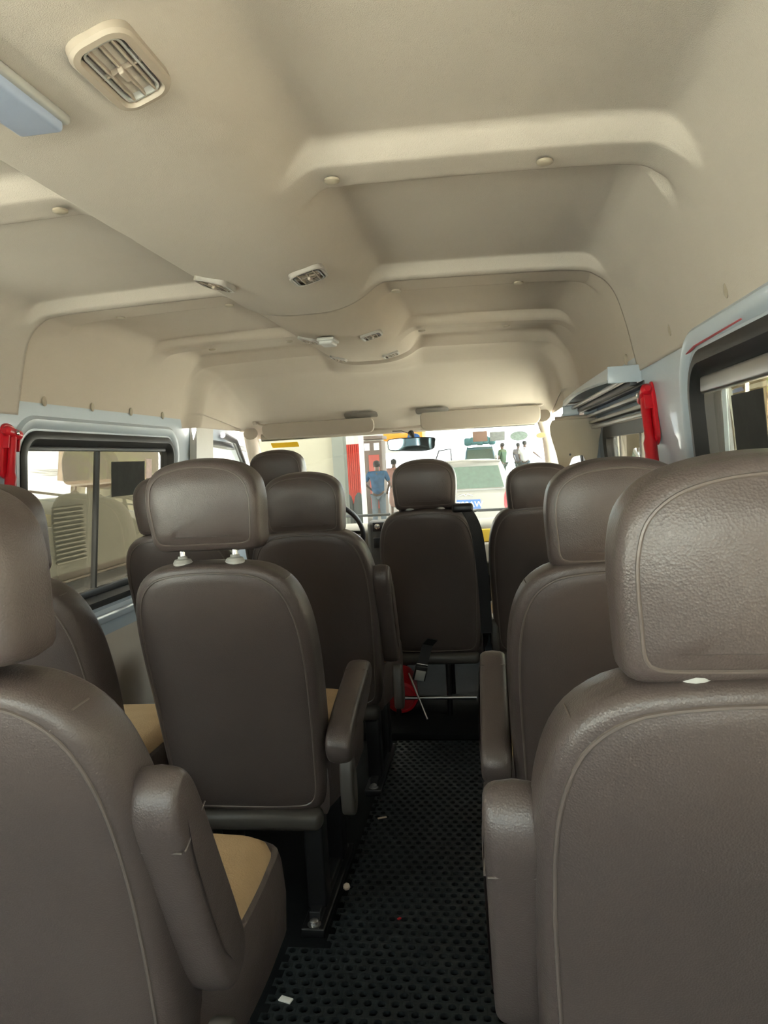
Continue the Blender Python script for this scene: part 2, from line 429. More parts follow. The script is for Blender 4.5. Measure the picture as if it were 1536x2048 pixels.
# push pins in the beams and wall edges
def pin(par, loc, nrm, r=.014):
    q = Vector(nrm).to_track_quat('Z', 'Y').to_matrix().to_4x4()
    o = MB(); o.lathe([(r, -.002), (r, .002), (r * .8, .004), (r * .35, .0055), (.0005, .0058)], 16, Matrix.Translation(loc) @ q); o.build('push_pin', PIN, par)
for (x, y, par) in ((.26, 1.345, ceil_r), (.63, 1.345, ceil_r), (-.26, 1.345, ceil_r), (-.63, 1.345, ceil_r), (.26, 2.27, ceil_f), (.62, 2.27, ceil_f), (-.26, 2.27, ceil_f), (-.62, 2.27, ceil_f), (.27, 3.01, ceil_f), (.6, 3.01, ceil_f), (-.27, 3.01, ceil_f), (-.6, 3.01, ceil_f)):
    pin(par, (x, y, 1.6775 - .004 - (0 if par is ceil_f else .004) - .008 * (abs(x) > .5)), (0, 0, -1))
for sgn in (-1, 1):
    for y, par in ((1.35, ceil_r), (1.75, ceil_r), (2.3, ceil_f), (2.6, ceil_f), (2.9, ceil_f), (3.2, ceil_f)):
        o = MB(); q = Matrix.Translation((sgn * .921, y, 1.425)) @ Matrix.Scale(1.6, 4, (0, 0, 1)) @ Matrix.Rotation(-sgn * PI / 2, 4, 'Y')
        o.lathe([(.010, -.003), (.010, .002), (.006, .005), (.001, .006)], 14, q); o.build('wall_pin', PIN, par)

# rear wall with a big back window
bw = panel_holes('wall_back', [(-.98, 0), (.98, 0), (.92, 1.40), (.8, 1.72), (-.8, 1.72), (-.92, 1.40)], [rrect(-.78, .78, .72, 1.60, .12)], lambda x, z, d: (x, YB - d, z), .07, WHITE); struct(bw)
g = MB(); ring_sweep(g, rrect(-.78, .78, .72, 1.60, .12), [(-.015, 0), (-.015, .04), (.03, .04), (.03, .01)], lambda x, z, d: (x, YB - d + .005, z)); fr = struct(g.build('window_9', RUBBER))
g = MB(); pad(g, rrect(-.78, .78, .72, 1.60, .12), [(1, .02, 0), (1, .02, .004)], lambda x, z, d: (x, YB - .03 - d, z)); g.build('glass', GL_C, fr)

# ------------------------------------------------------------------ air vents, ceiling lamps
def vent(x, y, z, tilt, Lx, Ly, label, group='air vents along the ceiling duct'):
    e = empty('air_vent', (x, y, z), (0, tilt, 0), label, 'air vent', group)
    out = rrect(-Lx / 2, Lx / 2, -Ly / 2, Ly / 2, min(Lx, Ly) * .30, 6)
    fn = lambda u, v, d: (u, v, -d); q = 1 if y < 1 else .5
    o = MB(); ring_sweep(o, out, [(-.009 * q, -.012), (-.009 * q, .003 * q), (-.006 * q, .007 * q), (.001, .008 * q), (.003, .005 * q), (.003, -.012)], fn); o.build('frame', PLBEIGE if y < 1 else mat('grey_vent_plastic', (.34, .32, .29), .3), e)
    o = MB(); pad(o, out, [(1, 0, -.012), (1, 0, -.009)], fn); o.build('backing', BLACK, e)
    o = MB()
    ring_sweep(o, inset(out, .006), [(0, -.01), (0, .004), (.0025, .004), (.0025, -.01)], fn)
    o.build('inner_rim', GREYPL if y < 1 else CHROME, e)
    o = MB(); nb = 3
    for k in range(nb):
        u = -Lx / 2 + Lx * (k + 1) / (nb + 1); o.box((u, 0, 0), (.0028, Ly * .93, .008), .0008)
    o.box((0, 0, .001), (Lx * .9, .003, .006), .0008)
    for k in range(7 if y > 1 else 0):
        v = -Ly / 2 + Ly * (k + 1) / 8; o.box((0, v, .006), (Lx * .9, .0015, .005))
    o.build('louver', PLBEIGE, e)
    o = MB(); o.box((0, 0, -.006), (.007, .020, .008), .002); o.build('knob', PLBEIGE, e)
    return e
def duct_z(x, y):
    return 1.684 - .002 * (abs(x) / .2) - duct_h(abs(x)) + (-.005 if y < 2.15 else .004)
def duct_tilt(x): 
    return -math.atan((duct_z(x + .03, 1) - duct_z(x - .03, 1)) / .06)
for (y, nm) in ((.84, 'nearest the camera'), (1.75, 'just behind the panel seam'), (2.70, 'beside the small white switch'), (3.23, 'nearest the windscreen')):
    for sx, sd in ((1, 'right'), (-1, 'left')):
        if y < 1:
            if sx < 0: continue
            vent(.134, .812, duct_z(.134, 1) - .003, duct_tilt(.134), .056, .122, 'large beige rounded ceiling vent on the duct beside the lamp, nearest the camera')
        else:
            sz = {1.75: (.074, .096), 2.70: (.068, .088), 3.23: (.062, .078)}[y]
            vent(sx * .115, y, duct_z(.115, y) - (.004 if y < 3 else .003), duct_tilt(sx * .115), sz[0], sz[1], 'slatted ceiling vent on the %s slope of the duct, %s' % (sd, nm))
def lamp(name, loc, sx, sy, label, mt):
    e = empty(name, loc, (0, 0, 0), label, 'ceiling lamp')
    o = MB(); o.box((0, 0, -.004), (sx, sy, .020), .006); o.build('diffuser', mt, e)
    o = MB(); o.box((0, 0, .003), (sx + .012, sy + .012, .012), .004); o.build('base', GREYPL, e)
    return e
LAMPM = mat('pale_blue_lens', (.36, .43, .58), .3)
lamp('ceiling_lamp', (.002, .655, 1.594), .058, .42, 'long pale blue unlit ceiling lamp lens beside the nearest vent', LAMPM)
lamp('ceiling_lamp', (-.03, 2.62, 1.597), .05, .085, 'small white ceiling switch box in the middle of the front duct', mat('white_plastic', (.42, .43, .42), .35))

# ------------------------------------------------------------------ seats
def T(v): return v
HR_H = [(0, 0), (.080, 0), (.110, .002), (.123, .014), (.127, .05), (.130, .09), (.1295, .125), (.120, .160), (.092, .186), (.050, .199), (0, .203)]
BK_H = [(0, .305), (.13, .305), (.178, .312), (.197, .345), (.203, .44), (.209, .60), (.211, .72), (.205, .82), (.185, .893), (.150, .934), (.100, .953), (0, .960)]
def full(H): return [(x, z) for x, z in H[:-1]][0:] + [(0, H[-1][1])] + [(-x, z) for x, z in H[-2:0:-1]]
HR_O = resample(catmull(full(HR_H), True, 8), 96)
BK_O = resample(catmull(full(BK_H), True, 8), 128)
def hr_fn(x, z, d): return (x * (1 - .35 * max(0, d - .02)), d + .015 * ((.1 - z) / .1) ** 2 * .5 + (.1 - z) * .10 + (x / .13) ** 2 * .006, z)
def bk_fn(x, z, d):
    rec = (.96 - z) * .27 + .02 * math.sin(max(0, (z - .305) / .655) * PI)
    k = 1.0
    wrap = (x / .2) ** 2 * .012
    return (x * k, d + rec + wrap, z)
MC = {}
def cached(key, build):
    if key not in MC:
        mb = MB(); build(mb); o = mb.build(key, None); MC[key] = o.data; bpy.data.objects.remove(o)
    return MC[key]
def part(name, key, m, parent, build, loc=None, rot=None, label=None):
    me = cached(key, build)
    if not me.materials: me.materials.append(m)
    o = bpy.data.objects.new(name, me); C.objects.link(o); o.parent = parent
    if loc: o.location = loc
    if rot: o.rotation_euler = rot
    if label: o['label'] = label
    return o
def pipe_build(outline, fn, d, r, ins=.004):
    def b(mb):
        mb.tube([fn(p[0], p[1], d) for p in binset(outline, ins)], r, 6, closed=True)
    return b
def arm_build(mb):
    # armrest along +v (length), thickness u, width d
    H = [(-.036, -.02), (-.020, -.045), (0.012, -.048), (.034, -.030), (.038, .02), (.036, .12), (.033, .22), (.026, .275), (.006, .298), (-.018, .290), (-.033, .262), (-.038, .2), (-.042, .1), (-.041, .02)]
    O = resample(catmull(H, True, 8), 80)
    pad(mb, O, pad_rings(.064, .004, .014, .003), lambda u, v, d: (d - .032, u * 1.15, v * 1.12 - .01), True)
def arm_seam(mb):
    mb.tube([(-.033, -.040, .24), (-.033, .034, .24)], .0012, 6)
    mb.tube([(-.030, -.0425, .24), (.030, -.0425, .24)], .0012, 6)
    mb.tube([(.033, -.040, .24), (.033, .034, .24)], .0012, 6)
def cushion_top(mb):
    O = resample(catmull([(-.18, .27), (.18, .27), (.205, .29), (.220, .38), (.222, .52), (.205, .60), (.11, .632), (-.11, .632), (-.205, .60), (-.222, .52), (-.220, .38), (-.205, .29)], True, 8), 90)
    pad(mb, O, [(1, .012, 0), (1, .006, .010), (1, .012, .026), (1, .03, .040), (.8, 0, .047), (.5, 0, .046), (.2, 0, .044)], lambda u, v, d: (u, v, .415 + d + .03 * (v - .1) / .5 + .012 * (abs(u) / .23) ** 2))
def cushion_side(mb):
    O = resample(catmull([(-.17, .20), (.17, .20), (.200, .23), (.225, .36), (.228, .53), (.212, .62), (.11, .648), (-.11, .648), (-.212, .62), (-.228, .53), (-.225, .36), (-.200, .23)], True, 8), 90)
    pad(mb, O, [(.3, 0, 0), (1, .03, 0), (1, .010, .004), (1, .0, .02), (1, -.004, .08), (1, .0, .125), (1, .006, .142), (1, .016, .148), (.6, 0, .146)], lambda u, v, d: (u, v, .285 + d * (1 + .22 * (v - .1) / .5)))
def lower_bar(mb): mb.box((0, .185, .290), (.38, .06, .05), .018)
def post(mb):
    mb.cyl((0, 0, -.06), (0, 0, .05), .0062, 12)
def collar(mb): mb.lathe([(.020, -.010), (.022, .006), (.018, .013), (.011, .015), (.010, .020), (.0065, .021)], 18)
def hinge(mb):
    O = resample(catmull([(.0, -.06), (.025, -.07), (.048, -.05), (.052, 0), (.044, .06), (.026, .085), (.004, .08), (-.008, .04), (-.01, -.02)], True, 6), 50)
    pad(mb, O, pad_rings(.032, .002, .007, .001), lambda u, v, d: (d - .016, u, v))
def seat_mat_set(s): pass
def leg_frame(mb):
    mb.box((0, .36, .012), (.06, .42, .024), .004)
    mb.box((0, .36, .035), (.03, .36, .03), .004)
    for y in (.24, .47): mb.box((0, y, .165), (.05, .06, .25), .006)
    mb.box((0, .36, .275), (.045, .36, .035), .005)
def bolt(mb): mb.lathe([(.017, 0), (.017, .004), (.011, .005), (.011, .012), (.006, .016), (.001, .017)], 14)
def make_seat(loc, label, arm=None, armside=1, rz=0.0, top=1.165, group='brown leather passenger seats', legs='frame', cover=True, hz=None):
    e = empty('passenger_seat', loc, (0, 0, rz), label, 'seat', group)
    dz = top - 1.165
    b = part('backrest', 'backrest', LEA, e, lambda mb: pad(mb, BK_O, pad_rings(.110, .015, .023, .005), bk_fn, True))
    part('piping', 'back_piping', PIPE, b, pipe_build(BK_O, bk_fn, -.0008, .0024, .0195), label='thin raised seam round the back panel')
    def sh(mb):
        I0 = binset(BK_O, .0184); I1 = binset(BK_O, .0045); I3 = binset(BK_O, -.0025); I2 = binset(BK_O, -.0055)
        k = min(range(len(BK_O)), key=lambda q: abs(BK_O[q][1] - .915) + (9 if BK_O[q][0] * sd < 0 else 0))
        mb.tube([bk_fn(*I0[k], .0), bk_fn(*I1[k], .009), bk_fn(*I3[k], .028), bk_fn(*I2[k], .055)], .0013, 6)
    for sd in (-1, 1): part('shoulder_seam', 'shoulder_seam_%d' % sd, PIPE, b, sh)
    h = part('headrest', 'headrest', LEA, e, lambda mb: pad(mb, HR_O, pad_rings(.108, .010, .0182, .005), hr_fn, True), loc=(0, .0, .967 + dz))
    part('piping', 'headrest_piping', PIPE, h, pipe_build(HR_O, hr_fn, -.0006, .0019, .0152), label='thin raised seam round the headrest')
    part('piping', 'headrest_piping_front', PIPE, h, pipe_build(HR_O, hr_fn, .1086, .0019, .0152), label='thin raised seam round the headrest')
    for sx in (-1, 1):
        part('headrest_post', 'post', CHROME, e, post, loc=(sx * .062, .040, .965), label='chrome headrest post')
        part('post_collar', 'collar', GREYPL, e, collar, loc=(sx * .062, .040, .957), label='grey plastic collar of the headrest post')
    c = part('cushion', 'cushion_side', LEA, e, cushion_side)
    part('cushion_fabric', 'cushion_top', FABRIC, c, cushion_top, label='tan woven fabric top of the cushion')
    part('back_bar', 'lower_bar', DARKPL, e, lower_bar)
    if arm:
        x = armside * (.230 if arm == 'up' else .248); rot = {'up': (.42, 0, 0), 'fwd': (-1.28 if armside > 0 else -1.13, 0, 0)}[arm]
        a = part('armrest', 'armrest', LEA, e, arm_build, loc=(x, .245 if arm == 'up' else .205, .52 if arm == 'up' else (.49 if armside > 0 else .515)), rot=rot)
        part('seam', 'arm_seam', PIPE, a, arm_seam)
    part('recline_cover', 'hinge', DARKPL, e, hinge, loc=(armside * .262, .16, .375), label='dark plastic recliner cover')
    if legs == 'frame':
        for sx in (-1, 1):
            l = part('leg', 'leg_frame', BLKMET, e, leg_frame, loc=(sx * .155, 0, 0))
            for y in (.17, .55): part('bolt', 'bolt', STEEL, l, bolt, loc=(0, y, .022) if True else None)
    else:
        for sx in (-1.2, .33, 1.33):
            for y in (.20, .50):
                part('leg', 'tube_leg', BLKMET, e, lambda mb: mb.cyl((0, 0, .03), (0, 0, .30), .012, 12), loc=(sx * .15, y, 0))
        part('crossbar', 'tube_crossbar', STEEL, e, lambda mb: mb.cyl((-.17, .16, .12), (.17, .16, .12), .008, 12))
    return e
Grp = 'brown leather passenger seats'
make_seat((-.125, .70, 0), 'brown seat at the left edge of the photo, armrest folded up beside the tan cushion', 'up', 1, top=1.168)
make_seat((-.128, 1.58, 0), 'brown left aisle seat second from the camera, chrome headrest posts showing, armrest lowered', 'fwd', 1, top=1.188)
make_seat((-.098, 2.36, 0), 'brown left aisle seat third from the camera, behind the steering wheel, armrest folded up', 'up', 1, top=1.138)
make_seat((-.600, 1.45, 0), 'brown window seat half hidden behind the nearest left seat', None, top=1.160)
make_seat((-.580, 2.42, 0), 'brown window seat against the left sliding window, behind the stickers', None, top=1.155)
make_seat((.752, .665, 0), 'large brown seat nearest the camera on the right, armrest folded up', 'up', -1, top=1.152)
make_seat((.746, 1.42, 0), 'brown right-hand seat second from the camera, armrest lowered towards the front', 'fwd', -1, top=1.143)
make_seat((.240, 3.06, 0), 'brown middle seat facing the windscreen, with a black belt over its right shoulder', None, top=1.158, legs='tube')
make_seat((.705, 3.05, 0), 'brown front-row seat beside the sliding door, right of the belted middle seat', None, top=1.118, legs='tube')
make_seat((-.495, 3.45, .04), 'brown driver seat behind the steering wheel, beside the left door window', None, top=1.200, legs='tube')
# beige folded fabric stain on first cushion is part of its weave

# seat belt of the middle seat
e = empty('seat_belt', (.232, 3.0, 0), (0, 0, 0), 'black seat belt hanging over the right shoulder of the middle seat', 'seat belt')
def ribbon(pts, wd, th=.002):
    vs = []; fs = []; pts = [Vector(p) for p in pts]; N = len(pts)
    for i, p in enumerate(pts):
        t = (pts[min(N - 1, i + 1)] - pts[max(0, i - 1)]).normalized(); sd = Vector(wd[i] if isinstance(wd, list) else wd)
        nn = t.cross(sd).normalized() * th
        vs += [p - sd + nn, p + sd + nn, p + sd - nn, p - sd - nn]
    for i in range(N - 1):
        for k in range(4): l = (k + 1) % 4; fs.append((i * 4 + k, i * 4 + l, i * 4 + 4 + l, i * 4 + 4 + k))
    fs += [(3, 2, 1, 0), tuple(4 * (N - 1) + k for k in range(4))]
    return vs, fs
o = MB(); o.add(*ribbon(catmull([(.12, .15, .955), (.15, .08, .975), (.17, .0, .965), (.195, -.012, .93), (.215, .0, .87), (.225, .03, .78), (.232, .08, .66), (.235, .13, .52), (.235, .15, .42)], False, 5), (.023, .004, 0))); o.build('strap', WEB, e)
o = MB(); o.box((.165, .0, .965), (.085, .06, .035), .012); o.build('guide', BLACK, e)
e = empty('seat_buckle', (.175, 3.16, .25), (.15, .25, .2), 'seat belt buckle with grey face hanging under the middle seat', 'buckle')
o = MB(); o.box((0, 0, 0), (.055, .022, .07), .006); o.build('housing', BLACK, e)
o = MB(); o.box((0, -.012, -.008), (.042, .004, .045), .001); o.build('face', GREYPL, e)
o = MB(); o.box((0, -.002, .040), (.05, .012, .008), .002); o.build('slot', CHROME, e)
o = MB(); o.add(*ribbon([(0, 0, .04), (.01, .03, .12), (.02, .0, .16)], (.022, 0, 0))); o.build('strap', WEB, e)
# silver gas strut
o = MB(); o.cyl((.115, 3.24, .225), (.195, 3.16, .045), .004, 10); tag(o.build('support_rod', STEEL), 'thin silver rod slanting under the middle seat to the floor', 'rod')
# fire extinguisher lying on the floor
e = empty('fire_extinguisher', (.075, 3.26, .107), (0, 0, .12), 'red fire extinguisher lying on the floor between the left seats and the middle seat', 'fire extinguisher')
o = MB(); o.lathe([(.05, 0), (.070, .006), (.075, .02), (.075, .26), (.068, .30), (.04, .325), (.02, .335), (.02, .35)], 32, Matrix.Rotation(-PI / 2, 4, 'X')); o.build('cylinder', RED, e)
o = MB(); o.lathe([(.056, -.004), (.058, .0), (.056, .003)], 32, Matrix.Rotation(-PI / 2, 4, 'X')); o.build('base_ring', mat('dark_red', (.35, .01, .015), .4), e)
o = MB(); o.box((0, .37, .0), (.03, .05, .03), .005); o.box((0, .38, .03), (.02, .1, .01), .003); o.build('valve', BLACK, e)

# ------------------------------------------------------------------ aisle mat with round holes
def hole_mat():
    cw = .030; ch = .027; x0, x1, y0, y1 = .075, .50, .95, 3.02; r = .0095; top = .011
    vs = []; fs = []; ny = int((y1 - y0) / ch); nx = int((x1 - x0) / cw)
    for j in range(ny):
        for i in range(-3 if y0 + j * ch < 1.66 else 0, nx):
            cx = x0 + (i + .5 + (.25 if j % 2 else -.25)) * cw; cy = y0 + (j + .5) * ch; b = len(vs)
            hx, hy = cw / 2, ch / 2
            for (u, v) in ((1, 0), (1, 1), (0, 1), (-1, 1), (-1, 0), (-1, -1), (0, -1), (1, -1)): vs.append((cx + u * hx, cy + v * hy, top))
            for k in range(8): a = k * PI / 4; vs.append((cx + r * 1.25 * math.cos(a), cy + r * 1.25 * math.sin(a), top + .0015))
            for k in range(8): a = k * PI / 4; vs.append((cx + r * math.cos(a), cy + r * math.sin(a), top + .0008))
            for k in range(8): a = k * PI / 4; vs.append((cx + r * math.cos(a), cy + r * math.sin(a), .002))
            for q in range(3):
                for k in range(8):
                    l = (k + 1) % 8; fs.append((b + q * 8 + k, b + q * 8 + l, b + q * 8 + 8 + l, b + q * 8 + 8 + k))
    mb = MB(); mb.add(vs, fs); return mb.build('floor_mat', MATM, sharp=60)
tag(hole_mat(), 'black perforated rubber mat running along the aisle floor', 'mat')
DEBRIS = mat('crumb', (.55, .45, .36), .9)
o = MB(); o.lathe([(.004, 0), (.010, .004), (.009, .011), (.003, .014)], 7, Matrix.Translation((.075, 1.93, .013)) @ Matrix.Rotation(.5, 4, 'X')); tag(o.build('litter_crumb', DEBRIS), 'small pale crumb on the mat beside the bolted seat foot', 'litter')
o = MB(); o.box((.115, 2.33, .014), (.03, .008, .003), .001, Matrix.Rotation(.4, 3, 'Z')); tag(o.build('litter_scrap', DEBRIS), 'tiny tan paper scrap on the mat behind the third left seat', 'litter')
o = MB(); o.box((.235, 1.80, .014), (.010, .007, .003), .001, Matrix.Rotation(.9, 3, 'Z')); tag(o.build('litter_scrap', RED), 'tiny red scrap in the middle of the mat', 'litter')
o = MB(); o.box((.022, 1.50, .014), (.03, .016, .004), .0015, Matrix.Rotation(-.3, 3, 'Z')); tag(o.build('litter_scrap', mat('white_paper', (.8, .8, .78), .8)), 'white paper scrap on the floor at the bottom edge', 'litter')

# ------------------------------------------------------------------ emergency hammers
def hammer(loc, sgn, label, tilt=0.0):
    e = empty('emergency_hammer', loc, (tilt, 0, 0), label, 'emergency hammer', 'red emergency hammers on the window pillars')
    s = -sgn  # inward direction
    def fn(u, v, d): return (s * d, u, v)
    # holder plate
    O = resample(catmull([(-.022, -.07), (.022, -.07), (.028, .0), (.036, .05), (.03, .082), (.0, .092), (-.03, .082), (-.036, .05), (-.028, 0)], True, 6), 60)
    o = MB(); pad(o, O, [(1, 0, 0), (1, 0, .008), (1, .004, .011)], fn); o.build('holder', RED, e)
    o = MB()
    for yy in (-.026, .026):
        o = MB(); o.box((s * .018, yy, .035), (.022, .006, .05), .002); o.build('clip', RED, e)
    o = MB(); o.tube([(s * .02, 0, .05), (s * .022, 0, .0), (s * .022, 0, -.06), (s * .022, 0, -.075), (s * .022, 0, -.14), (s * .022, 0, -.155)], [.013, .012, .012, .017, .016, .010], 14); o.build('handle', RED, e)
    o = MB(); o.tube([(s * .02, -.04, .06), (s * .02, -.03, .062), (s * .02, .03, .062), (s * .02, .04, .06)], [.008, .016, .016, .008], 14); o.build('head', RED, e)
    o = MB(); o.lathe([(.007, 0), (.007, .004), (.003, .006)], 10, Matrix.Translation((s * .036, 0, .062)) @ Matrix.Rotation(s * PI / 2, 4, 'Y')); o.build('screw', CHROME, e)
    return e
hammer((wx(1.24) - .003, 2.01, 1.245), 1, 'red emergency hammer on the white pillar between the right windows', -.42)
hammer((-(wx(1.24) - .003), 2.10, 1.255), -1, 'red emergency hammer on the pillar beside the left sliding window', -.22)

# ------------------------------------------------------------------ left B pillar cover, right track housing, sliding door
o = MB(); pts = [(3.52, 1.40), (3.74, 1.40), (3.70, .3), (3.46, .3)]
vs = []
for d in (0, .035): vs += [(-(wx(z) - .0 - (d if d else 0)), y, z) for y, z in pts]
o.add(vs, [(0, 1, 2, 3), (7, 6, 5, 4), (0, 1, 5, 4), (1, 2, 6, 5), (2, 3, 7, 6), (3, 0, 4, 7)]); struct(o.build('trim_7', PILLAR))
# sliding door, set outward of the wall
door = MB()
fnD = lambda y, z, d: (wx(z) + .055 + d, y, z)
dr = panel_holes('door_1', [(2.08, .02), (3.50, .02), (3.50, 1.35), (2.08, 1.35)], [rrect(2.26, 3.30, .70, 1.24, .06)], fnD, .05, WHITE); struct(dr)
o = MB(); ring_sweep(o, rrect(2.26, 3.30, .70, 1.24, .06), [(-.02, -.006), (-.02, .02), (.026, .03), (.026, .0)], fnD); fr = o.build('window_frame', RUBBER, dr)
o = MB(); pad(o, rrect(2.26, 3.30, .70, 1.24, .06), [(1, .02, 0), (1, .02, .004)], lambda y, z, d: (wx(z) + .075 + d, y, z)); o.build('glass', GL_S, dr)
o = MB(); o.box((wx(1) + .065, 2.62, .97), (.024, .028, .54), .005); o.box((wx(1) + .065, 3.02, .97), (.024, .028, .54), .005); o.build('window_divider', PILLAR, dr)
o = MB(); o.box((wx(.55) + .035, 2.8, .38), (.03, 1.3, .58), .01); o.build('door_card', LINER, dr)
for z, dx, mt in ((1.262, .035, STEEL), (1.285, .03, PILLAR), (1.312, .022, STEEL), (1.34, .015, BLACK)):
    o = MB(); o.box((wx(z) + dx - .005, 2.79, z), (.03, 1.36, .012), .003); o.build('door_rail', mt, dr)
# track housing over the door: white channel standing into the cabin
e = empty('door_track_cover', (0, 0, 0), label='grey white metal track cover over the sliding door, hanging below the headliner', cat='track cover')
vs = []; fs = []
prof = []
N = 26
for i in range(N):
    t = i / (N - 1); y = 2.14 + 1.56 * t
    xin = .845 + .0 * t - .030 * math.sin(min(1, t * 1.2) * PI) * .3 + .03 * sstep(.8, 1, t)
    zt = 1.392; zb = 1.348 + .020 * math.sin(t * PI) - .0 * t
    vs += [(.935, y, zt), (xin, y, zt - .004), (xin - .004, y, zb + .006), (xin + .004, y, zb), (xin + .012, y, zb + .004), (xin + .008, y, zt - .012), (.935, y, zt - .01)]
for i in range(N - 1):
    for k in range(7): l = (k + 1) % 7; fs.append((i * 7 + k, i * 7 + l, i * 7 + 7 + l, i * 7 + 7 + k))
fs += [tuple(range(7)), tuple((N - 1) * 7 + k for k in range(7))]
o = MB(); o.add(vs, fs); o.build('cover', WHITE, e)
o = MB(); o.box((.888, 2.142, 1.368), (.09, .006, .046), .002); o.build('end_plate', WHITE, e)
o = MB(); o.box((.885, 2.9, 1.352), (.016, 1.5, .012), .003); o.build('rail', STEEL, e)
o = MB(); o.box((.912, 2.9, 1.345), (.02, 1.5, .02), .003); o.build('rail', BLACK, e)
# beige trim panel that hangs at the front of the door opening
e = empty('pillar_trim', (.885, 3.40, 1.30), (0, 0, -.12), 'beige plastic pillar trim hanging loose at the front end of the sliding door', 'trim panel')
O = resample(catmull([(-.09, .0), (.10, .0), (.10, -.10), (.085, -.18), (.05, -.185), (.045, -.155), (-.01, -.16), (-.03, -.20), (-.06, -.205), (-.075, -.15)], True, 5), 70)
o = MB(); pad(o, O, [(1, .002, 0), (1, 0, .003), (1, 0, .012), (1, .003, .015)], lambda u, v, d: (u, -d, v)); o.build('panel', PIN, e)
o = MB(); o.tube([(-.08, -.02, .01), (.09, -.02, .012)], .009, 10); o.build('bar', PLBEIGE, e)
o = MB(); o.box((-.01, -.005, .04), (.07, .012, .05), .006); o.cyl((-.02, -.008, .04), (-.02, -.014, .04), .006, 12); o.build('bracket', WHITE, e)
o = MB(); o.cyl((-.02, -.014, -.15), (-.02, -.018, -.15), .005, 12); o.build('screw_hole', BLACK, e)

# thin red strip above the right window
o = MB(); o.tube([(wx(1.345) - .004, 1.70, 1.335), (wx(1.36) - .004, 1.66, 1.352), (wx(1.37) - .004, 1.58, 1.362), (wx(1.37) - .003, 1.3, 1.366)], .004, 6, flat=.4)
o.build('red_strip', mat('dull_red', (.6, .12, .13), .6), wr)

# stickers on side windows
def sticker(name, sgn, y0, y1, z0, z1, m, label, skew=0.0):
    vs = [(sgn * (wx(z0) + .0285), y0, z0), (sgn * (wx(z0) + .0285), y1, z0), (sgn * (wx(z1) + .0285), y1 + skew, z1), (sgn * (wx(z1) + .0285), y0 + skew, z1)]
    vs += [(v[0] - sgn * .0012, v[1], v[2]) for v in vs]
    o = MB(); o.add(vs, [(0, 1, 2, 3), (7, 6, 5, 4), (0, 1, 5, 4), (1, 2, 6, 5), (2, 3, 7, 6), (3, 0, 4, 7)])
    return tag(o.build(name, m), label, 'sticker')
PHOTO = mat('dark_mottled_print', (.02, .02, .018), .85, var=.8, vscale=18)
sticker('window_sticker', -1, 2.80, 3.09, 1.085, 1.225, PHOTO, 'dark picture sticker on the left sliding window')
sticker('window_sticker', -1, 3.105, 3.16, 1.15, 1.235, mat('pink_print', (.55, .35, .30), .3, var=.3, vscale=60), 'small pinkish sticker at the front corner of the left sliding window')
sticker('window_sticker', 1, 1.335, 1.50, 1.08, 1.255, PHOTO, 'dark square sticker on the nearest right window')
o = MB(); o.add(*ribbon([(wx(1.2) + .024, 1.515, 1.0), (wx(1.25) + .024, 1.53, 1.27)], (0, .012, 0), .001)); tag(o.build('window_strip', mat('pale_strip', (.6, .7, .72), .4)), 'pale vertical strip on the nearest right window beside the dark sticker', 'strip')

# ------------------------------------------------------------------ windscreen, cab
def wsx(z, y): return .80
def ws_fn(x, v, d):  # v 0 bottom .. 1 top
    y = 4.88 - .72 * v - .16 * (x / .85) ** 2 * 1.0; z = .765 + .555 * v
    return (x, y + d, z)
def wso():
    P = []
    for (x, v) in ((-.80, 0), (0, 0), (.80, 0), (.86, .05), (.82, .5), (.78, .93), (.73, 1.0), (0, 1.0), (-.73, 1.0), (-.78, .93), (-.82, .5), (-.86, .05)): P.append((x, v))
    return P
def ws_grid(mb, d):
    nx, nv = 24, 8; vs = []; fs = []
    for j in range(nv + 1):
        for i in range(nx + 1):
            v = j / nv; x = (-1 + 2 * i / nx) * (.86 - .10 * v); vs.append(ws_fn(x, v, d))
    for j in range(nv):
        for i in range(nx): a = j * (nx + 1) + i; fs.append((a, a + 1, a + nx + 2, a + nx + 1))
    mb.add(vs, fs)
o = MB(); ws_grid(o, .03); wsd = o.build('window_10', GL_W); struct(wsd)
# A pillars with trim
for sgn in (-1, 1):
    o = MB(); o.tube([(sgn * .915, 4.86, .76), (sgn * .885, 4.52, 1.03), (sgn * .845, 4.24, 1.25), (sgn * .80, 4.06, 1.36)], [.055, .046, .042, .04], 12); struct(o.build('trim_8', LINERF))
    o = MB(); o.tube([(sgn * .965, 4.72, .76), (sgn * .940, 4.42, 1.05), (sgn * .915, 4.22, 1.23), (sgn * .900, 4.08, 1.325), (sgn * .905, 3.9, 1.355)], .017, 10); struct(o.build('trim_12', RUBBER))
# cowl / header rail
o = MB(); o.tube([(-.76, 4.13, 1.335), (0, 4.20, 1.34), (.76, 4.13, 1.335)], .022, 10); struct(o.build('trim_9', LINERF))
# firewall and front under the windscreen
o = MB(); o.box((0, 5.0, .38), (1.9, .06, .74)); struct(o.build('wall_front', BLACK))

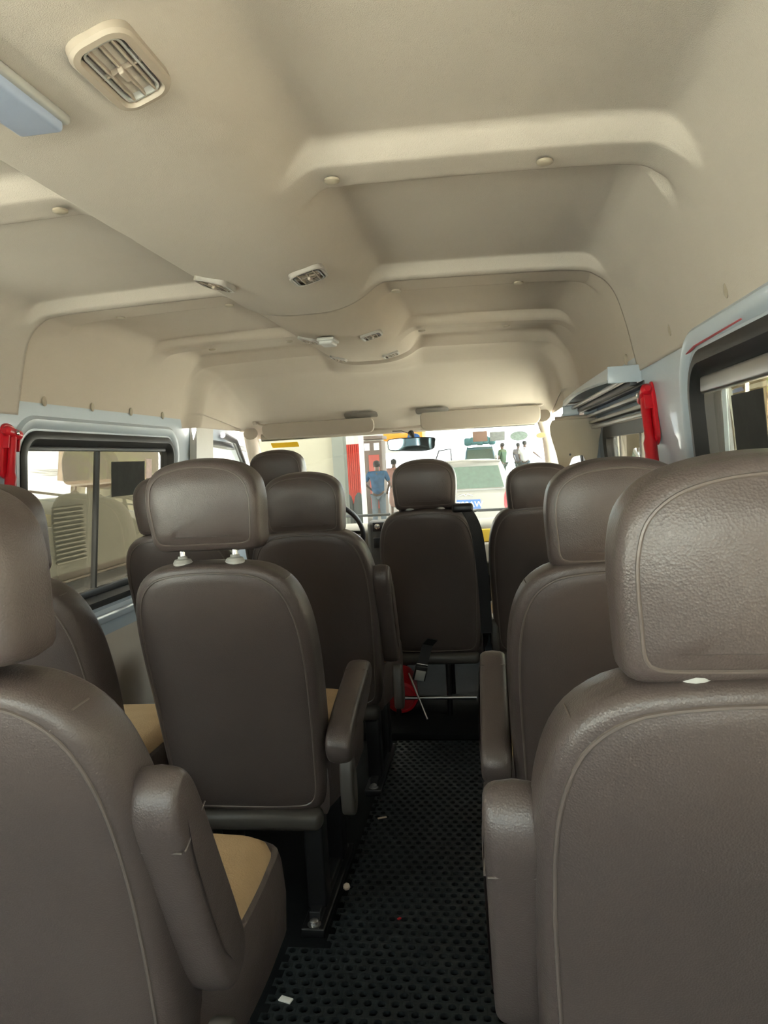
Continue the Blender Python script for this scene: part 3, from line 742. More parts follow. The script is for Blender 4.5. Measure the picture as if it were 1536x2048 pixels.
# sun visors
def visor(x0, x1, y, zt, zb, label, flip):
    e = empty('sun_visor', ((x0 + x1) / 2, y, zt), (0, 0, 0), label, 'sun visor', 'sun visors above the windscreen')
    hw = (x1 - x0) / 2; h = zt - zb
    O = rrect(-hw, hw, -h, 0, [.03, .03, .035, .035], 6)
    o = MB(); pad(o, O, pad_rings(.016, .002, .006, .001), lambda u, v, d: (u, d - v * .35 * -1 * -1 + 0, v)); o.build('panel', PLBEIGE, e)
    sx = 1 if flip else -1
    o = MB(); o.tube([(sx * (hw + .03), .02, .015), (sx * (hw + .01), .01, .0), (sx * (hw - .03), .008, -.012)], .006, 8); o.build('pivot_arm', PLBEIGE, e)
    o = MB(); o.tube([(sx * (hw + .045), .022, .016), (sx * (hw + .028), .02, .014)], [.018, .014], 12); o.build('mount', PLBEIGE, e)
    return e
visor(-.72, -.095, 4.00, 1.405, 1.325, 'beige sun visor folded down on the driver side, over the yellow sticker', False)
visor(.155, .785, 4.00, 1.415, 1.318, 'beige sun visor on the passenger side of the windscreen', True)
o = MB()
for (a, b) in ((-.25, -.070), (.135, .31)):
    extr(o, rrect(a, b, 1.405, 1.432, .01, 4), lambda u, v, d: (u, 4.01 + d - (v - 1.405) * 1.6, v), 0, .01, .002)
# dark strips coloured in for the shadows at the visor corners
struct(o.build('visor_shadow', mat('visor_shadow_grey', (.16, .14, .12), .7)))
# mirror
e = empty('rear_view_mirror', (.105, 4.0, 1.25), (.05, 0, .12), 'bluish rear view mirror hanging at the top of the windscreen', 'mirror')
O = resample(catmull([(-.12, -.028), (-.05, -.036), (.05, -.042), (.115, -.032), (.125, 0), (.118, .028), (.0, .034), (-.118, .03), (-.128, 0)], True, 6), 60)
o = MB(); pad(o, O, [(.7, 0, .03), (1, .008, .026), (1, 0, .014), (1, 0, .0), (1, .003, -.003)], lambda u, v, d: (u, d, v)); o.build('housing', BLACK, e)
o = MB(); pad(o, O, [(1, .005, -.005), (1, .005, -.003)], lambda u, v, d: (u, d, v)); o.build('mirror_glass', mat('mirror_face', (.45, .62, .72), .03, metal=1), e)
o = MB(); o.tube([(0, .03, 0), (.01, .07, .03), (.0, .12, .055)], [.012, .009, .018], 10); o.build('stalk', BLACK, e)
o = MB(); o.tube([(0, .10, .05), (-.05, .09, .07), (-.10, .07, .072)], .0025, 6); o.build('cable', BLACK, e)

# stickers at the top of the windscreen
def ws_sticker(name, x0, x1, z0, z1, m, label, oval=False):
    O = [( (x0 + x1) / 2 + (x1 - x0) / 2 * math.cos(a), (z0 + z1) / 2 + (z1 - z0) / 2 * math.sin(a)) for a in [2 * PI * k / 32 for k in range(32)]] if oval else rrect(x0, x1, z0, z1, .004, 2)
    def fn(x, z, d):
        p = ws_fn(x, (z - .765) / .555, 0); return (p[0], p[1] + .024 - d, z)
    o = MB(); pad(o, O, [(1, 0, 0), (1, 0, .0015)], fn); return tag(o.build(name, m), label, 'sticker')
ws_sticker('windscreen_sticker', -.70, -.555, 1.275, 1.302, mat('yellow_print', (.85, .50, .01), .5), 'yellow strip sticker under the driver side visor')
g = ws_sticker('windscreen_sticker', .425, .505, 1.245, 1.300, mat('brown_print', (.34, .22, .18), .5), 'brown rectangular sticker at the top of the windscreen')
g = ws_sticker('windscreen_sticker', .518, .600, 1.243, 1.292, mat('grey_print', (.30, .32, .32), .5, var=.4, vscale=60), 'grey rectangular sticker left of the large oval one')
g = ws_sticker('windscreen_sticker', .628, .722, 1.237, 1.287, mat('oval_print', (.24, .30, .28), .5, var=.5, vscale=70), 'large grey oval sticker at the top of the windscreen', True)
g = ws_sticker('windscreen_sticker', .765, .812, 1.243, 1.272, mat('tan_print', (.45, .34, .18), .5), 'small tan oval sticker in the right top corner of the windscreen', True)
g = ws_sticker('windscreen_sticker', .06, .13, 1.275, 1.312, mat('blue_print', (.08, .25, .75), .5), 'round blue sticker above the mirror', True)

# wipers
for (x, lab) in ((.42, 'black wiper arm resting at the foot of the windscreen on the right'), (-.45, 'black wiper arm resting at the foot of the windscreen behind the steering wheel')):
    e = empty('windscreen_wiper', (x, 4.92, .80), label=lab, cat='wiper', group='windscreen wipers')
    o = MB(); o.tube([(-.12, .02, -.01), (.0, .0, .012), (.30, -.05, .018)], [.012, .008, .006], 8); o.build('arm', BLACK, e)
    o = MB(); o.tube([(.0, -.01, .008), (.55, -.05, .012)], .006, 6); o.build('blade', RUBBER, e)

# dashboard
e = empty('dashboard', (0, 4.5, 0), label='grey beige dashboard with centre console under the windscreen', cat='dashboard')
vs = []; fs = []; P = [(4.93, .755), (4.80, .77), (4.62, .785), (4.50, .785), (4.43, .765), (4.42, .71), (4.45, .62), (4.55, .45), (4.93, .40)]
P = catmull(P, False, 4); xs = [-.93 + 1.86 * i / 20 for i in range(21)]
for x in xs: vs += [(x, y - 4.5, z) for y, z in P]
n = len(P)
for i in range(20):
    for k in range(n - 1): fs.append((i * n + k, i * n + k + 1, (i + 1) * n + k + 1, (i + 1) * n + k))
DASH = mat('dash_plastic', (.30, .27, .22), .6, bump=.3, bscale=300)
o = MB(); o.add(vs, fs); o.build('top_panel', DASH, e)
o = MB(); o.box((-.09, -.10, .645), (.26, .14, .345), .025); o.build('console', mat('dash_dark', (.07, .065, .06), .5), e)
o = MB(); o.box((-.09, -.175, .785), (.19, .012, .055), .005); r = o.build('radio', BLACK, e)
for x in (-.155, -.03):
    o = MB(); o.lathe([(.017, 0), (.016, .014), (.012, .016)], 20, Matrix.Translation((x, -.18, .788)) @ Matrix.Rotation(PI / 2, 4, 'X')); o.build('radio_knob', CHROME, r)
o = MB(); o.box((-.09, -.175, .69), (.19, .01, .06), .004); o.build('display', BLACK, e)
o = MB(); o.box((.46, -.085, .70), (.42, .02, .075), .006); o.build('glove_shelf', mat('ochre_box', (.75, .48, .05), .6), e)
o = MB(); o.box((.45, -.10, .60), (.56, .05, .12), .015); o.build('glove_box', PLBEIGE, e)
# steering wheel
e = empty('steering_wheel', (-.415, 4.13, .775), (math.radians(-62), 0, 0), 'dark steering wheel in front of the driver seat', 'steering wheel')
o = MB(); o.tube([(.205 * math.cos(a), .205 * math.sin(a), 0) for a in [2 * PI * k / 48 for k in range(48)]], .014, 10, closed=True); o.build('rim', BLACK, e)
o = MB(); o.lathe([(.06, -.02), (.07, 0), (.05, .02), (.001, .025)], 20); o.build('hub', BLACK, e)
for a in (0, PI, -PI / 2):
    o = MB(); o.tube([(.05 * math.cos(a), .05 * math.sin(a), 0), (.2 * math.cos(a), .2 * math.sin(a), 0)], [.02, .011], 8, flat=.5); o.build('spoke', BLACK, e)
o = MB(); o.cyl((0, 0, 0), (0, .05, -.35), .03, 14); o.build('column', BLACK, e)

# ------------------------------------------------------------------ OUTSIDE
GZ = -.56
GROUND = mat('concrete', (.34, .325, .30), .9, var=.15, vscale=.6)
o = MB(); o.box((0, 20, GZ - .1), (160, 160, .2)); struct(o.build('floor', GROUND))
CREAM = mat('cream_wall_paint', (.27, .25, .185), .8, var=.06, vscale=1.5)
def at(px, py, Y):   # a point of the place at depth Y
    v = R3 @ Vector(((px - 768) / 1500.0, -(py - 1024) / 1500.0, -1.0)); return Vector((.515, 0, 1.17)) + v * (Y / v.y)
# unseen canopy, added to shade everything ahead
e = empty('shade_canopy', (0, 20.5, 4.4), label='large grey canopy roof, added out of view to shade the cars ahead', cat='canopy')
o = MB(); o.box((-8.6, 0, .2), (25, 31, .5), .05); o.build('roof_slab', mat('canopy_grey', (.45, .45, .44), .7), e)
for x, y in ((-14, -10), (-14, 12), (-5.4, 13)):
        o = MB(); o.cyl((x, y, -4.96), (x, y, 0), .22, 20); o.build('column', mat('canopy_column', (.6, .6, .58), .6), e)
# building wall left ahead, pillar
a = at(480, 900, 14).x; b = at(664, 900, 14).x
o = MB(); o.box(((a + b) / 2, 14.3, 2.2), (b - a, .5, 5.5)); bl = tag(o.build('building_wall', CREAM), 'cream painted wall with red scribbles left of the grey pillar', 'wall')
o = MB()
for k in range(5):
    x = at(594 + 4 * k, 900, 14).x; z = 1.15 - .07 * k
    o.tube([(x, 14.03, z + .12), (x + .03, 14.03, z), (x - .02, 14.03, z - .18), (x + .05, 14.03, z - .3)], .008, 5)
o.build('scribble', mat('red_marker', (.7, .08, .05), .6), bl)
a = at(664, 900, 13.8).x; b = at(687, 900, 13.8).x
o = MB(); o.box(((a + b) / 2, 13.95, 2.2), (b - a, .3, 5.5), .01); tag(o.build('pillar', mat('grey_green_pillar', (.12, .125, .105), .8)), 'grey square pillar at the right end of the cream wall', 'pillar')
# container behind
def boxy(name, px0, px1, py0, py1, Y, depth, m, label, cat, bev=.02):
    A = at(px0, py0, Y); B = at(px1, py1, Y); o = MB(); o.box(((A.x + B.x) / 2, Y + depth / 2, (A.z + B.z) / 2), (abs(B.x - A.x), depth, abs(A.z - B.z)), bev)
    return tag(o.build(name, m), label, cat)
REDC = mat('red_corrugated', (.55, .05, .03), .7)
A = at(686, 900, 24); B = at(722, 960, 24)
vs = []; fs = []; nn = 16
o = MB()
for k in range(nn): o.box((A.x + (B.x - A.x) * (k + .5) / nn, 24.5 + (.03 if k % 2 else 0), .6), ((B.x - A.x) / nn, 1.0, 2.3))
tag(o.build('shipping_container', REDC), 'red corrugated container behind the pillar', 'container')
BAG = mat('dark_bag', (.05, .06, .06), .8, var=.3, vscale=3)
for (px, py, s_, lab) in ((692, 960, .21, 'dark sack leaning by the red container, nearest the pillar'), (716, 962, .18, 'dark sack beside the white post')):
    p = at(px, py, 20); o = MB(); o.lathe([(s_ * .7, 0), (s_, .15), (s_ * .95, .5), (s_ * .6, .8), (s_ * .2, .9)], 16, Matrix.Translation((p.x, 20, GZ))); tag(o.build('sack', BAG), lab, 'sack', 'dark sacks by the container')
for (px, col, nm, lab) in ((690, (.8, .05, .04), 'bucket', 'red bucket on the ground by the grey pillar'), (710, (.85, .6, .02), 'bucket', 'yellow bucket on the ground right of the red one')):
    p = at(px, 985, 17); o = MB(); o.lathe([(.11, 0), (.14, .22), (.15, .24), (.13, .24), (.10, .02)], 20, Matrix.Translation((p.x, 17, GZ))); tag(o.build(nm, mat('bucket_%d' % px, col, .5)), lab, 'bucket')
a = at(723, 900, 18)
o = MB(); o.cyl((a.x, 18, GZ), (a.x, 18, 3.2), .06, 16); tag(o.build('post', mat('white_post', (.85, .85, .82), .5)), 'white round post left of the man in blue', 'post')
# fuel kiosk / rack
e = empty('kiosk', (at(745, 900, 20.8).x, 20.8, GZ), label='brown kiosk with red door and two white notices behind the man in blue', cat='kiosk')
o = MB(); o.box((0, .4, 1.15), (.52, .8, 2.3), .02); o.box((0, .35, 2.38), (.62, .95, .1), .02); o.build('cabinet', mat('brown_kiosk', (.16, .12, .10), .7), e)
o = MB(); o.box((.03, -.02, 1.15), (.30, .05, 1.5), .01); o.build('door', mat('red_door', (.42, .08, .06), .6), e)
for x in (-.15, .12):
    o = MB(); o.box((x, -.02, 2.13), (.15, .02, .2), .004); o.build('notice', mat('notice_white', (.9, .9, .88), .6), e)
o = MB(); o.box((0, -.25, .12), (.7, .6, .1), .02); o.build('plinth', GROUND, e)
# canopy edge in orange and yellow far behind
boxy('awning', 765, 845, 846, 878, 26, 1.5, mat('orange_awning', (.9, .35, .03), .6), 'orange and yellow awning edge behind the rear view mirror', 'awning')
boxy('back_wall', 560, 800, 780, 905, 34, .4, mat('pale_far_wall', (.8, .78, .72), .8), 'pale far wall behind the kiosk and container', 'wall')

# ---- people
def person(loc, rz, shirt, trouser, skin, hair, label, H=1.70, arms=None, dress=False, legspread=.0):
    e = empty('person', loc, (0, 0, rz), label, 'person')
    s_ = H / 1.70
    la, ra = arms or (((-.20, 0, 1.40), (-.25, .02, 1.14), (-.22, .10, .92)), ((.20, 0, 1.40), (.25, .02, 1.14), (.22, .10, .92)))
    def skin_mesh(name, verts, edges, rad, m, parent, sub=1):
        me = bpy.data.meshes.new(name); me.from_pydata([tuple(c * s_ for c in v) for v in verts], edges, []); me.update(); me.materials.append(m)
        o = bpy.data.objects.new(name, me); C.objects.link(o); o.parent = parent
        md = o.modifiers.new('skin', 'SKIN'); md.use_smooth_shade = True
        sl = me.skin_vertices[0].data
        for i, r in enumerate(rad): sl[i].radius = (r[0] * s_, r[1] * s_) if isinstance(r, tuple) else (r * s_, r * s_); sl[i].use_root = (i == 0)
        sb = o.modifiers.new('sub', 'SUBSURF'); sb.levels = sub; sb.render_levels = sub
        return o
    V = [(0, 0, .95), (0, 0, 1.15), (0, .0, 1.36), (0, 0, 1.46), (0, .012, 1.56), (0, .01, 1.64)]
    E = [(0, 1), (1, 2), (2, 3), (3, 4), (4, 5)]; Rr = [(.15, .11), (.13, .095), (.16, .10), .052, (.072, .088), (.065, .078)]
    for A_ in (la, ra):
        b = len(V); V += [A_[0], A_[1], A_[2]]; E += [(2, b), (b, b + 1), (b + 1, b + 2)]; Rr += [.05, .038, .027]
        q = Vector(A_[2]); dd = (q - Vector(A_[1])).normalized(); V.append(tuple(q + dd * .07)); E.append((b + 2, b + 3)); Rr.append((.035, .018))
        c = b + 3
        side = dd.cross(Vector((0, 1, 0))).normalized()
        for k in range(4): V.append(tuple(q + dd * (.155 - .01 * abs(k - 1)) + side * (k - 1.5) * .020)); E.append((c, len(V) - 1)); Rr.append(.009)
        V.append(tuple(q + dd * .08 + Vector((0, .05, 0)))); E.append((b + 2, len(V) - 1)); Rr.append(.010)
    for sx in (-1, 1):
        b = len(V); V += [(sx * .085, 0, .90), (sx * (.10 + legspread), .02, .50), (sx * (.11 + legspread), -.01, .08), (sx * (.12 + legspread), .12, .035)]
        E += [(0, b), (b, b + 1), (b + 1, b + 2), (b + 2, b + 3)]; Rr += [.085, .056, .038, .035]
    body = skin_mesh('body', V, E, Rr, skin, e)
    o = MB(); o.lathe([(.012 * s_, 0), (.016 * s_, .02 * s_), (.003 * s_, .045 * s_)], 8, Matrix.Translation((0, .088 * s_, 1.575 * s_))); o.build('nose', skin, body)
    for sx in (-1, 1):
        o = MB(); o.lathe([(.006, 0), (.016, .02), (.006, .045)], 8, Matrix.Translation((sx * .075 * s_, .0, 1.555 * s_))); o.build('ear', skin, body)
    o = MB(); o.lathe([(.045 * s_, -.05 * s_), (.086 * s_, .0), (.090 * s_, .04 * s_), (.075 * s_, .085 * s_), (.04 * s_, .11 * s_), (.002, .118 * s_)], 18, Matrix.Translation((0, -.014 * s_, 1.605 * s_))); o.build('hair', hair, e)
    SV = [(0, 0, .84), (0, 0, 1.10), (0, 0, 1.35), (0, 0, 1.45)]; SE = [(0, 1), (1, 2), (2, 3)]; SR = [(.195, .15), (.165, .125), (.178, .12), (.075, .075)]
    for A_ in (la, ra):
        b = len(SV); m1 = tuple(Vector(A_[1]) * .85 + Vector(A_[0]) * .15)
        SV += [A_[0], m1]; SE += [(2, b), (b, b + 1)]; SR += [.072, .060]
    skin_mesh('shirt', SV, SE, SR, shirt, e)
    TV = [(0, 0, .95)]; TE = []; TR = [(.165, .125)]
    if dress:
        TV += [(0, 0, .6), (0, 0, .25)]; TE = [(0, 1), (1, 2)]; TR += [(.2, .15), (.24, .18)]
    else:
        for sx in (-1, 1):
            b = len(TV); TV += [(sx * .088, 0, .86), (sx * (.10 + legspread), .02, .50), (sx * (.11 + legspread), -.01, .10)]; TE += [(0, b), (b, b + 1), (b + 1, b + 2)]; TR += [.105, .080, .068]
    skin_mesh('skirt' if dress else 'trousers', TV, TE, TR, trouser, e)
    for sx in (-1, 1):
        o = MB(); o.box((sx * (.115 + legspread) * s_, .06 * s_, .04 * s_), (.095 * s_, .27 * s_, .08 * s_), .03); o.build('shoe', BLACK, e)
    return e
SK = mat('dark_skin', (.10, .055, .035), .5); HAIR = mat('black_hair', (.012, .01, .01), .7)
BLUE = mat('blue_shirt', (.018, .075, .15), .85, var=.6, vscale=14)
JEAN = mat('grey_blue_trousers', (.11, .14, .17), .85)
akimbo = (((-.20, 0, 1.40), (-.32, .0, 1.16), (-.20, .10, 1.02)), ((.20, 0, 1.40), (.29, .03, 1.15), (.22, .16, .98)))
person((at(755, 960, 18.5).x, 18.5, GZ), .0, BLUE, JEAN, SK, HAIR, 'person in a patterned blue shirt and grey trousers standing with back turned', 1.72, akimbo)
person((at(789, 960, 22.5).x, 22.5, GZ), .2, mat('brown_top', (.30, .15, .12), .85, var=.3, vscale=10), mat('brown_skirt', (.34, .20, .16), .85), SK, HAIR, 'person in a dusty brown dress right of the one in blue', 1.74, dress=True)
person((at(1006, 930, 31).x, 31, GZ + .44), 1.0, mat('green_top', (.045, .09, .05), .85, var=.5, vscale=8), mat('dark_trousers', (.06, .08, .07), .85), SK, HAIR, 'person in green standing behind the white car, nearest the loaded vehicle', 1.72)
person((at(1038, 930, 34).x, 34, GZ + .44), -.5, mat('grey_top', (.16, .15, .17), .85, var=.5, vscale=8), mat('dark_trousers', (.06, .08, .07), .85), SK, HAIR, 'person in a dark grey top next to the one in the white shirt', 1.72)
person((at(1051, 930, 31.5).x, 31.5, GZ + .44), -.3, mat('white_shirt', (.75, .75, .74), .8), mat('dark_jeans', (.07, .10, .12), .85), SK, HAIR, 'person in a white shirt holding an arm out to the right', 1.76, (((-.20, 0, 1.40), (-.25, .02, 1.14), (-.22, .10, .92)), ((.20, 0, 1.40), (.36, .05, 1.22), (.52, .14, 1.06))))

o = MB(); o.box((3.2, 35, GZ + .22), (8.4, 12, .44), .05); tag(o.build('raised_forecourt', mat('kerb_concrete', (.32, .3, .27), .9)), 'raised concrete platform under the teal vehicle and the people beyond the white car', 'platform')
# ---- white car ahead, seen from behind
def suv(loc, rz, W_, Lg, H_, paint, glassm, label, plate=None, bk=.60):
    e = empty('car', loc, (0, 0, rz), label, 'car')
    def sec(y, hw, z0, z1, r): return [(p[0], y, p[1]) for p in rrect(-hw, hw, z0, z1, r, 5)]
    def loft(mb, secs):
        n_ = len(secs[0]); vs = [v for s2 in secs for v in s2]; fs = []
        for i in range(len(secs) - 1):
            for k_ in range(n_): l_ = (k_ + 1) % n_; fs.append((i * n_ + k_, i * n_ + l_, (i + 1) * n_ + l_, (i + 1) * n_ + k_))
        fs += [tuple(range(n_)), tuple((len(secs) - 1) * n_ + k_ for k_ in range(n_))]; mb.add(vs, fs)
    hw = W_ / 2; bz = H_ * bk
    o = MB(); loft(o, [sec(0, hw * .92, .36, bz - .05, .10), sec(.05, hw * .97, .32, bz, .12), sec(.35, hw, .28, bz + .02, .12), sec(Lg * .55, hw, .28, bz + .02, .12), sec(Lg * .75, hw * .99, .28, bz - .04, .14), sec(Lg * .95, hw * .93, .30, bz - .16, .14), sec(Lg, hw * .8, .36, bz - .28, .1)]); o.build('body', paint, e)
    # greenhouse : trapezoid sections
    def gs(y, wb, wt, zb, zt):
        P = catmull([(-wb, zb), (-wb * .97, zb + (zt - zb) * .3), (-wt, zt - .07), (-wt + .10, zt - .008), (0, zt + .012), (wt - .10, zt - .008), (wt, zt - .07), (wb * .97, zb + (zt - zb) * .3), (wb, zb)], False, 4); return [(p[0], y, p[1]) for p in P]
    o = MB(); loft(o, [gs(.06, hw * .90, hw * .80, bz - .06, bz + .02), gs(.10, hw * .91, hw * .80, bz - .06, bz + .12), gs(.30, hw * .93, hw * .76, bz - .06, H_ - .02), gs(.7, hw * .94, hw * .78, bz - .06, H_), gs(Lg * .45, hw * .94, hw * .78, bz - .06, H_ - .01), gs(Lg * .68, hw * .92, hw * .72, bz - .06, bz + .05)]); o.build('cabin', paint, e)
    # rear glass
    dz_ = H_ - .10 - (bz + .02); O = rrect(-hw * .74, hw * .74, 0, 1, .0, 1)
    P4 = [(-hw * .80, .02, bz + .035), (hw * .80, .02, bz + .035), (hw * .70, .185, H_ - .10), (-hw * .70, .185, H_ - .10)]
    o = MB(); q = P4 + [(p[0], p[1] + .03, p[2]) for p in P4]; o.add(q, [(0, 1, 2, 3), (7, 6, 5, 4), (0, 1, 5, 4), (1, 2, 6, 5), (2, 3, 7, 6), (3, 0, 4, 7)]); o.build('rear_window', glassm, e)
    for sx in (-1, 1):
        o = MB(); q = [(sx * hw * .945, .55, bz + .04), (sx * hw * .945, Lg * .55, bz + .04), (sx * hw * .80, Lg * .42, H_ - .11), (sx * hw * .80, .62, H_ - .11)]; q += [(p[0] - sx * .03, p[1], p[2]) for p in q]
        o.add(q, [(0, 1, 2, 3), (7, 6, 5, 4), (0, 1, 5, 4), (1, 2, 6, 5), (2, 3, 7, 6), (3, 0, 4, 7)]); o.build('side_window', glassm, e)
        o = MB(); pad(o, resample(catmull([(-.06, -.14), (.05, -.12), (.07, 0), (.055, .14), (-.02, .16), (-.07, .04)], True, 5), 40), pad_rings(.06, .01, .015, .004), lambda u, v, d: (sx * (hw * .88 + u * 1), d - .025, bz - .15 + v)); o.build('tail_light', mat('tail_red', (.7, .02, .03), .2), e)
        for yy in (Lg * .17, Lg * .80):
            o = MB(); o.lathe([(.20, -.11), (.32, -.10), (.345, -.06), (.345, .06), (.32, .10), (.20, .11)], 28, Matrix.Translation((sx * (hw - .11), yy, .345)) @ Matrix.Rotation(PI / 2, 4, 'Y')); o.build('wheel', RUBBER, e)
        o = MB(); o.tube([(sx * hw * .68, .45, H_ + .0), (sx * hw * .68, .5, H_ + .05), (sx * hw * .68, Lg * .42, H_ + .05), (sx * hw * .68, Lg * .45, H_)], .016, 8); o.build('roof_rail', paint, e)
    o = MB(); o.box((0, .03, .42), (W_ * .93, .16, .22), .06); o.build('bumper', paint, e)
    o = MB(); o.tube([(-hw * .75, .30, H_ - .03), (0, .22, H_ - .0), (hw * .75, .30, H_ - .03)], .03, 8, flat=.6); o.build('spoiler', paint, e)
    if plate:
        pl = MB(); pl.box((plate[2], -.012, plate[1]), (.44, .012, .14), .004); po = pl.build('number_plate', mat('plate_blue', (.004, .07, .36), .4), e, label_ if False else True)
        text_part('plate_lettering', plate[0], .125, mat('plate_white', (.9, .95, .95), .4), po, (plate[2], -.020, plate[1] - .005), (PI / 2, 0, 0), .001)
        o = MB(); o.tube([(plate[2] - .11, -.02, plate[1] + .13), (plate[2] - .03, -.022, plate[1] + .16), (plate[2], -.02, plate[1] + .125), (plate[2] + .03, -.022, plate[1] + .16), (plate[2] + .11, -.02, plate[1] + .13)], .006, 6); o.build('badge', CHROME, e)
    return e
CW = mat('cream_white_car_paint', (.21, .20, .175), .3, coat=.6); CG = mat('car_glass_green', (.05, .08, .06), .15, var=.4, vscale=20)
cx = at(922, 960, 11.5).x
suv((cx, 11.5, GZ), 0, 1.62, 4.3, 1.66, CW, CG, 'cream white car with a blue number plate seen from behind through the windscreen', ('P·Z00AW', .99, .06), bk=.72)
# loaded jeep
jx = at(960, 900, 31).x
jp = suv((jx, 31, GZ + .44), .05, 1.42, 4.0, 1.62, mat('dark_teal_paint', (.05, .12, .14), .4), CG, 'dark teal vehicle with luggage on its roof beyond the white car')
LUG = mat('teal_tarp', (.05, .14, .15), .8, var=.4, vscale=4)
o = MB()
for k in range(5):
    o.box((jx - .5 + .25 * k, 31.9, GZ + .44 + 1.86 + .03 * (k % 2)), (.3, .9, .32), .08)
tag(o.build('luggage_bundle', LUG), 'tarp covered luggage on the roof of the teal vehicle', 'luggage')
e = empty('open_car_door', (jx - 1.5, 30.5, GZ + .44), (0, 0, .3), 'open car door standing left of the teal vehicle', 'car door')
o = MB(); o.box((0, 0, .75), (.75, .06, .6), .03); o.build('panel', mat('dark_teal_paint', (.05, .12, .14), .4), e)
o = MB(); o.tube([(-.36, 0, 1.02), (-.15, 0, 1.55), (.34, 0, 1.6), (.36, 0, 1.02)], .03, 8); o.build('window_frame', BLACK, e)

# ---- neighbour van on the left
VB = mat('tan_van_paint', (.13, .10, .078), .35, coat=.4, var=.12, vscale=2.5)
VG = mat('tan_van_panel', (.13, .125, .095), .5, var=.1, vscale=3)
e = empty('parked_van', (-1.95, 2.8, GZ), label='tan parked van close outside the left sliding window, with a louvred side vent', cat='van')
o = MB()
prof = catmull([(0, .35), (.0, .8), (-.01, 1.25), (.0, 1.42), (-.02, 1.48), (-.08, 1.80), (-.16, 2.25), (-.45, 2.45)], False, 5)
vs = []; fs = []; ys_ = [-2.6, 4.6]
for y in ys_: vs += [(x, y, z) for x, z in prof]
n = len(prof)
for k in range(n - 1): fs.append((k, k + 1, n + k + 1, n + k))
vs += [(-1.7, -2.6, 2.45), (-1.7, -2.6, .35), (-1.7, 4.6, 2.45), (-1.7, 4.6, .35)]
fs += [tuple(list(range(n)) + [2 * n, 2 * n + 1]), tuple(list(range(n, 2 * n)) + [2 * n + 2, 2 * n + 3]), (n - 1, 2 * n, 2 * n + 2, 2 * n - 1)]
o.add(vs, fs); o.build('body', VB, e)
o = MB(); ring_sweep(o, rrect(.85, 2.75, 1.14, 1.68, .09), [(0, 0), (0, .012), (-.012, .018), (-.03, .012), (-.03, 0)], lambda y, z, d: (d, y, z)); o.build('panel_rim', VB, e)
o = MB(); pad(o, rrect(.90, 2.70, 1.18, 1.64, .07), [(1, 0, 0), (1, 0, .006)], lambda y, z, d: (d, y, z)); o.build('side_panel', VG, e)
o = MB()
for k in range(13): o.box((.012, 1.27, 1.25 + .026 * k), (.018, .32, .010), .003, Matrix.Rotation(.4, 3, 'Y'))
o.build('louver', VG, e)
o = MB(); o.box((.010, 1.7, 1.08), (.03, 1.8, .10), .01); o.build('dark_sill', BLACK, e)
o = MB(); pad(o, rrect(3.0, 4.2, 1.50, 1.95, .08), [(1, 0, 0), (1, 0, .01)], lambda y, z, d: (-.03 - (z - 1.5) * .36 + d, y, z)); o.build('window', CG, e)
for yy in (-1.6, 3.5):
    o = MB(); o.lathe([(.2, -.1), (.33, -.1), (.36, -.06), (.36, .06), (.33, .1), (.2, .1)], 28, Matrix.Translation((-.12, yy, .36)) @ Matrix.Rotation(PI / 2, 4, 'Y')); o.build('wheel', RUBBER, e)

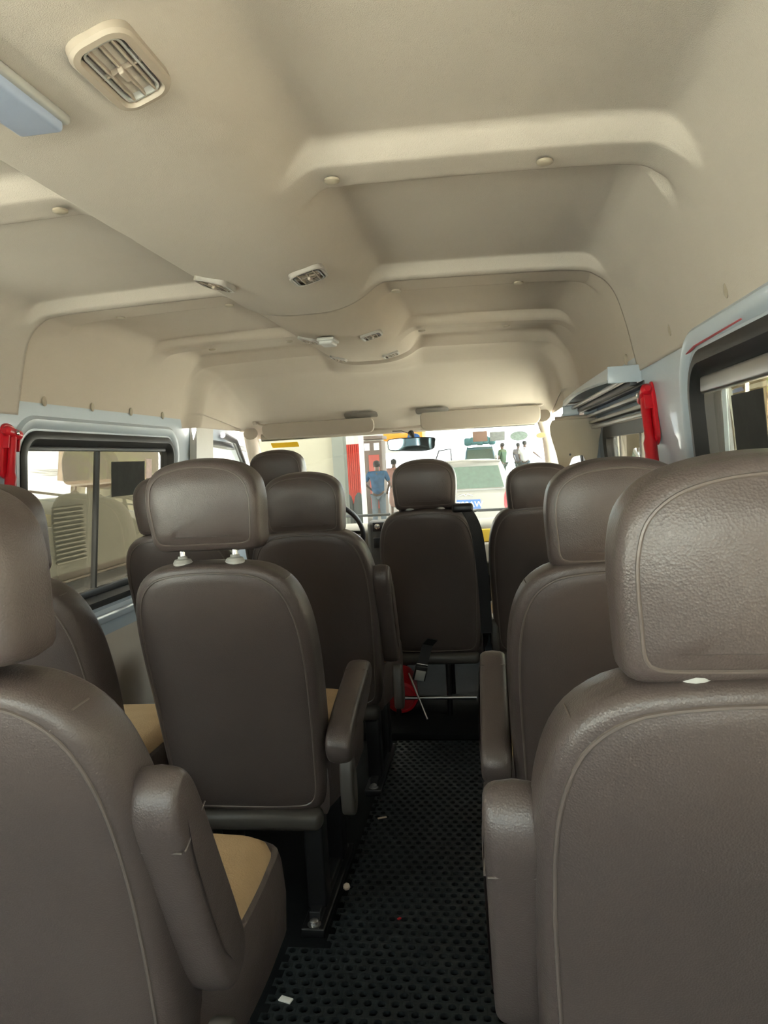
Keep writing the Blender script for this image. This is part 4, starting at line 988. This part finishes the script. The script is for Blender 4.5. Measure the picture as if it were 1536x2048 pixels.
# ---- right side: tan tarp-covered stall, wall and trees
TARP = mat('tan_tarp', (.26, .19, .10), .9, var=.15, vscale=1.2)
e = empty('market_stall', (4.4, 15.3, GZ), label='tan canvas market stall outside the right windows', cat='stall')
vs = []; fs = []; nx_, ny_ = 20, 30
for j in range(ny_ + 1):
    for i in range(nx_ + 1):
        u = i / nx_; v = j / ny_; vs.append((2.2 * u, -3 + 12 * v, 2.75 + .65 * u + .07 * math.sin(v * 19 + u * 5) + .05 * math.sin(v * 43)))
for j in range(ny_):
    for i in range(nx_): a = j * (nx_ + 1) + i; fs.append((a, a + 1, a + nx_ + 2, a + nx_ + 1))
o = MB(); o.add(vs, fs); o.build('canopy', TARP, e)
vs = []; fs = []
for j in range(41):
    for i in range(9):
        v = j / 40; u = i / 8; vs.append((.35 + .05 * math.sin(v * 60) * (1 - u * .4), -3 + 12 * v, .0 + 2.8 * u))
for j in range(40):
    for i in range(8): a = j * 9 + i; fs.append((a, a + 1, a + 10, a + 9))
o = MB(); o.add(vs, fs); o.build('curtain', mat('pale_yellow_canvas', (.30, .26, .16), .9, var=.12, vscale=2), e)
for y in (-2.9, 3, 8.9):
    o = MB(); o.cyl((.1, y, 0), (.1, y, 2.75), .03, 10); o.build('post', PILLAR, e)
BARK = mat('bark', (.12, .08, .05), .9); LEAF = mat('leaves', (.20, .32, .07), .7, var=.4, vscale=2)
def tree(x, y, h, label):
    e = empty('tree', (x, y, GZ), label=label, cat='tree', group='trees outside the right windows')
    o = MB(); o.tube([(0, 0, 0), (.05, 0, h * .3), (-.03, .05, h * .55), (.02, 0, h * .8)], [.16, .13, .09, .04], 10); o.build('trunk', BARK, e)
    o = MB(); rr = random.Random(int(x * 10 + y))
    for k in range(1500):
        a = rr.random() * 2 * PI; ph = math.acos(rr.uniform(-1, 1)); r_ = h * .34 * rr.random() ** .4
        c = Vector((r_ * math.cos(a) * math.sin(ph), r_ * math.sin(a) * math.sin(ph), h * .70 + r_ * .8 * math.cos(ph)))
        q = Matrix.Rotation(rr.random() * 6, 3, 'Z') @ Matrix.Rotation(rr.random() * 6, 3, 'X'); s_ = .09 + .07 * rr.random()
        o.add([c + q @ Vector(p) * s_ for p in ((-.5, 0, 0), (0, -1, .1), (.5, 0, 0), (0, 1, .1))], [(0, 1, 2, 3)])
    o.build('foliage', LEAF, e, smooth=False)
tree(9.2, 19.5, 6.0, 'green leafy tree beyond the tan stall, nearer of the two trees')
tree(9.8, 27.0, 6.5, 'green leafy tree further ahead beyond the tan stall')
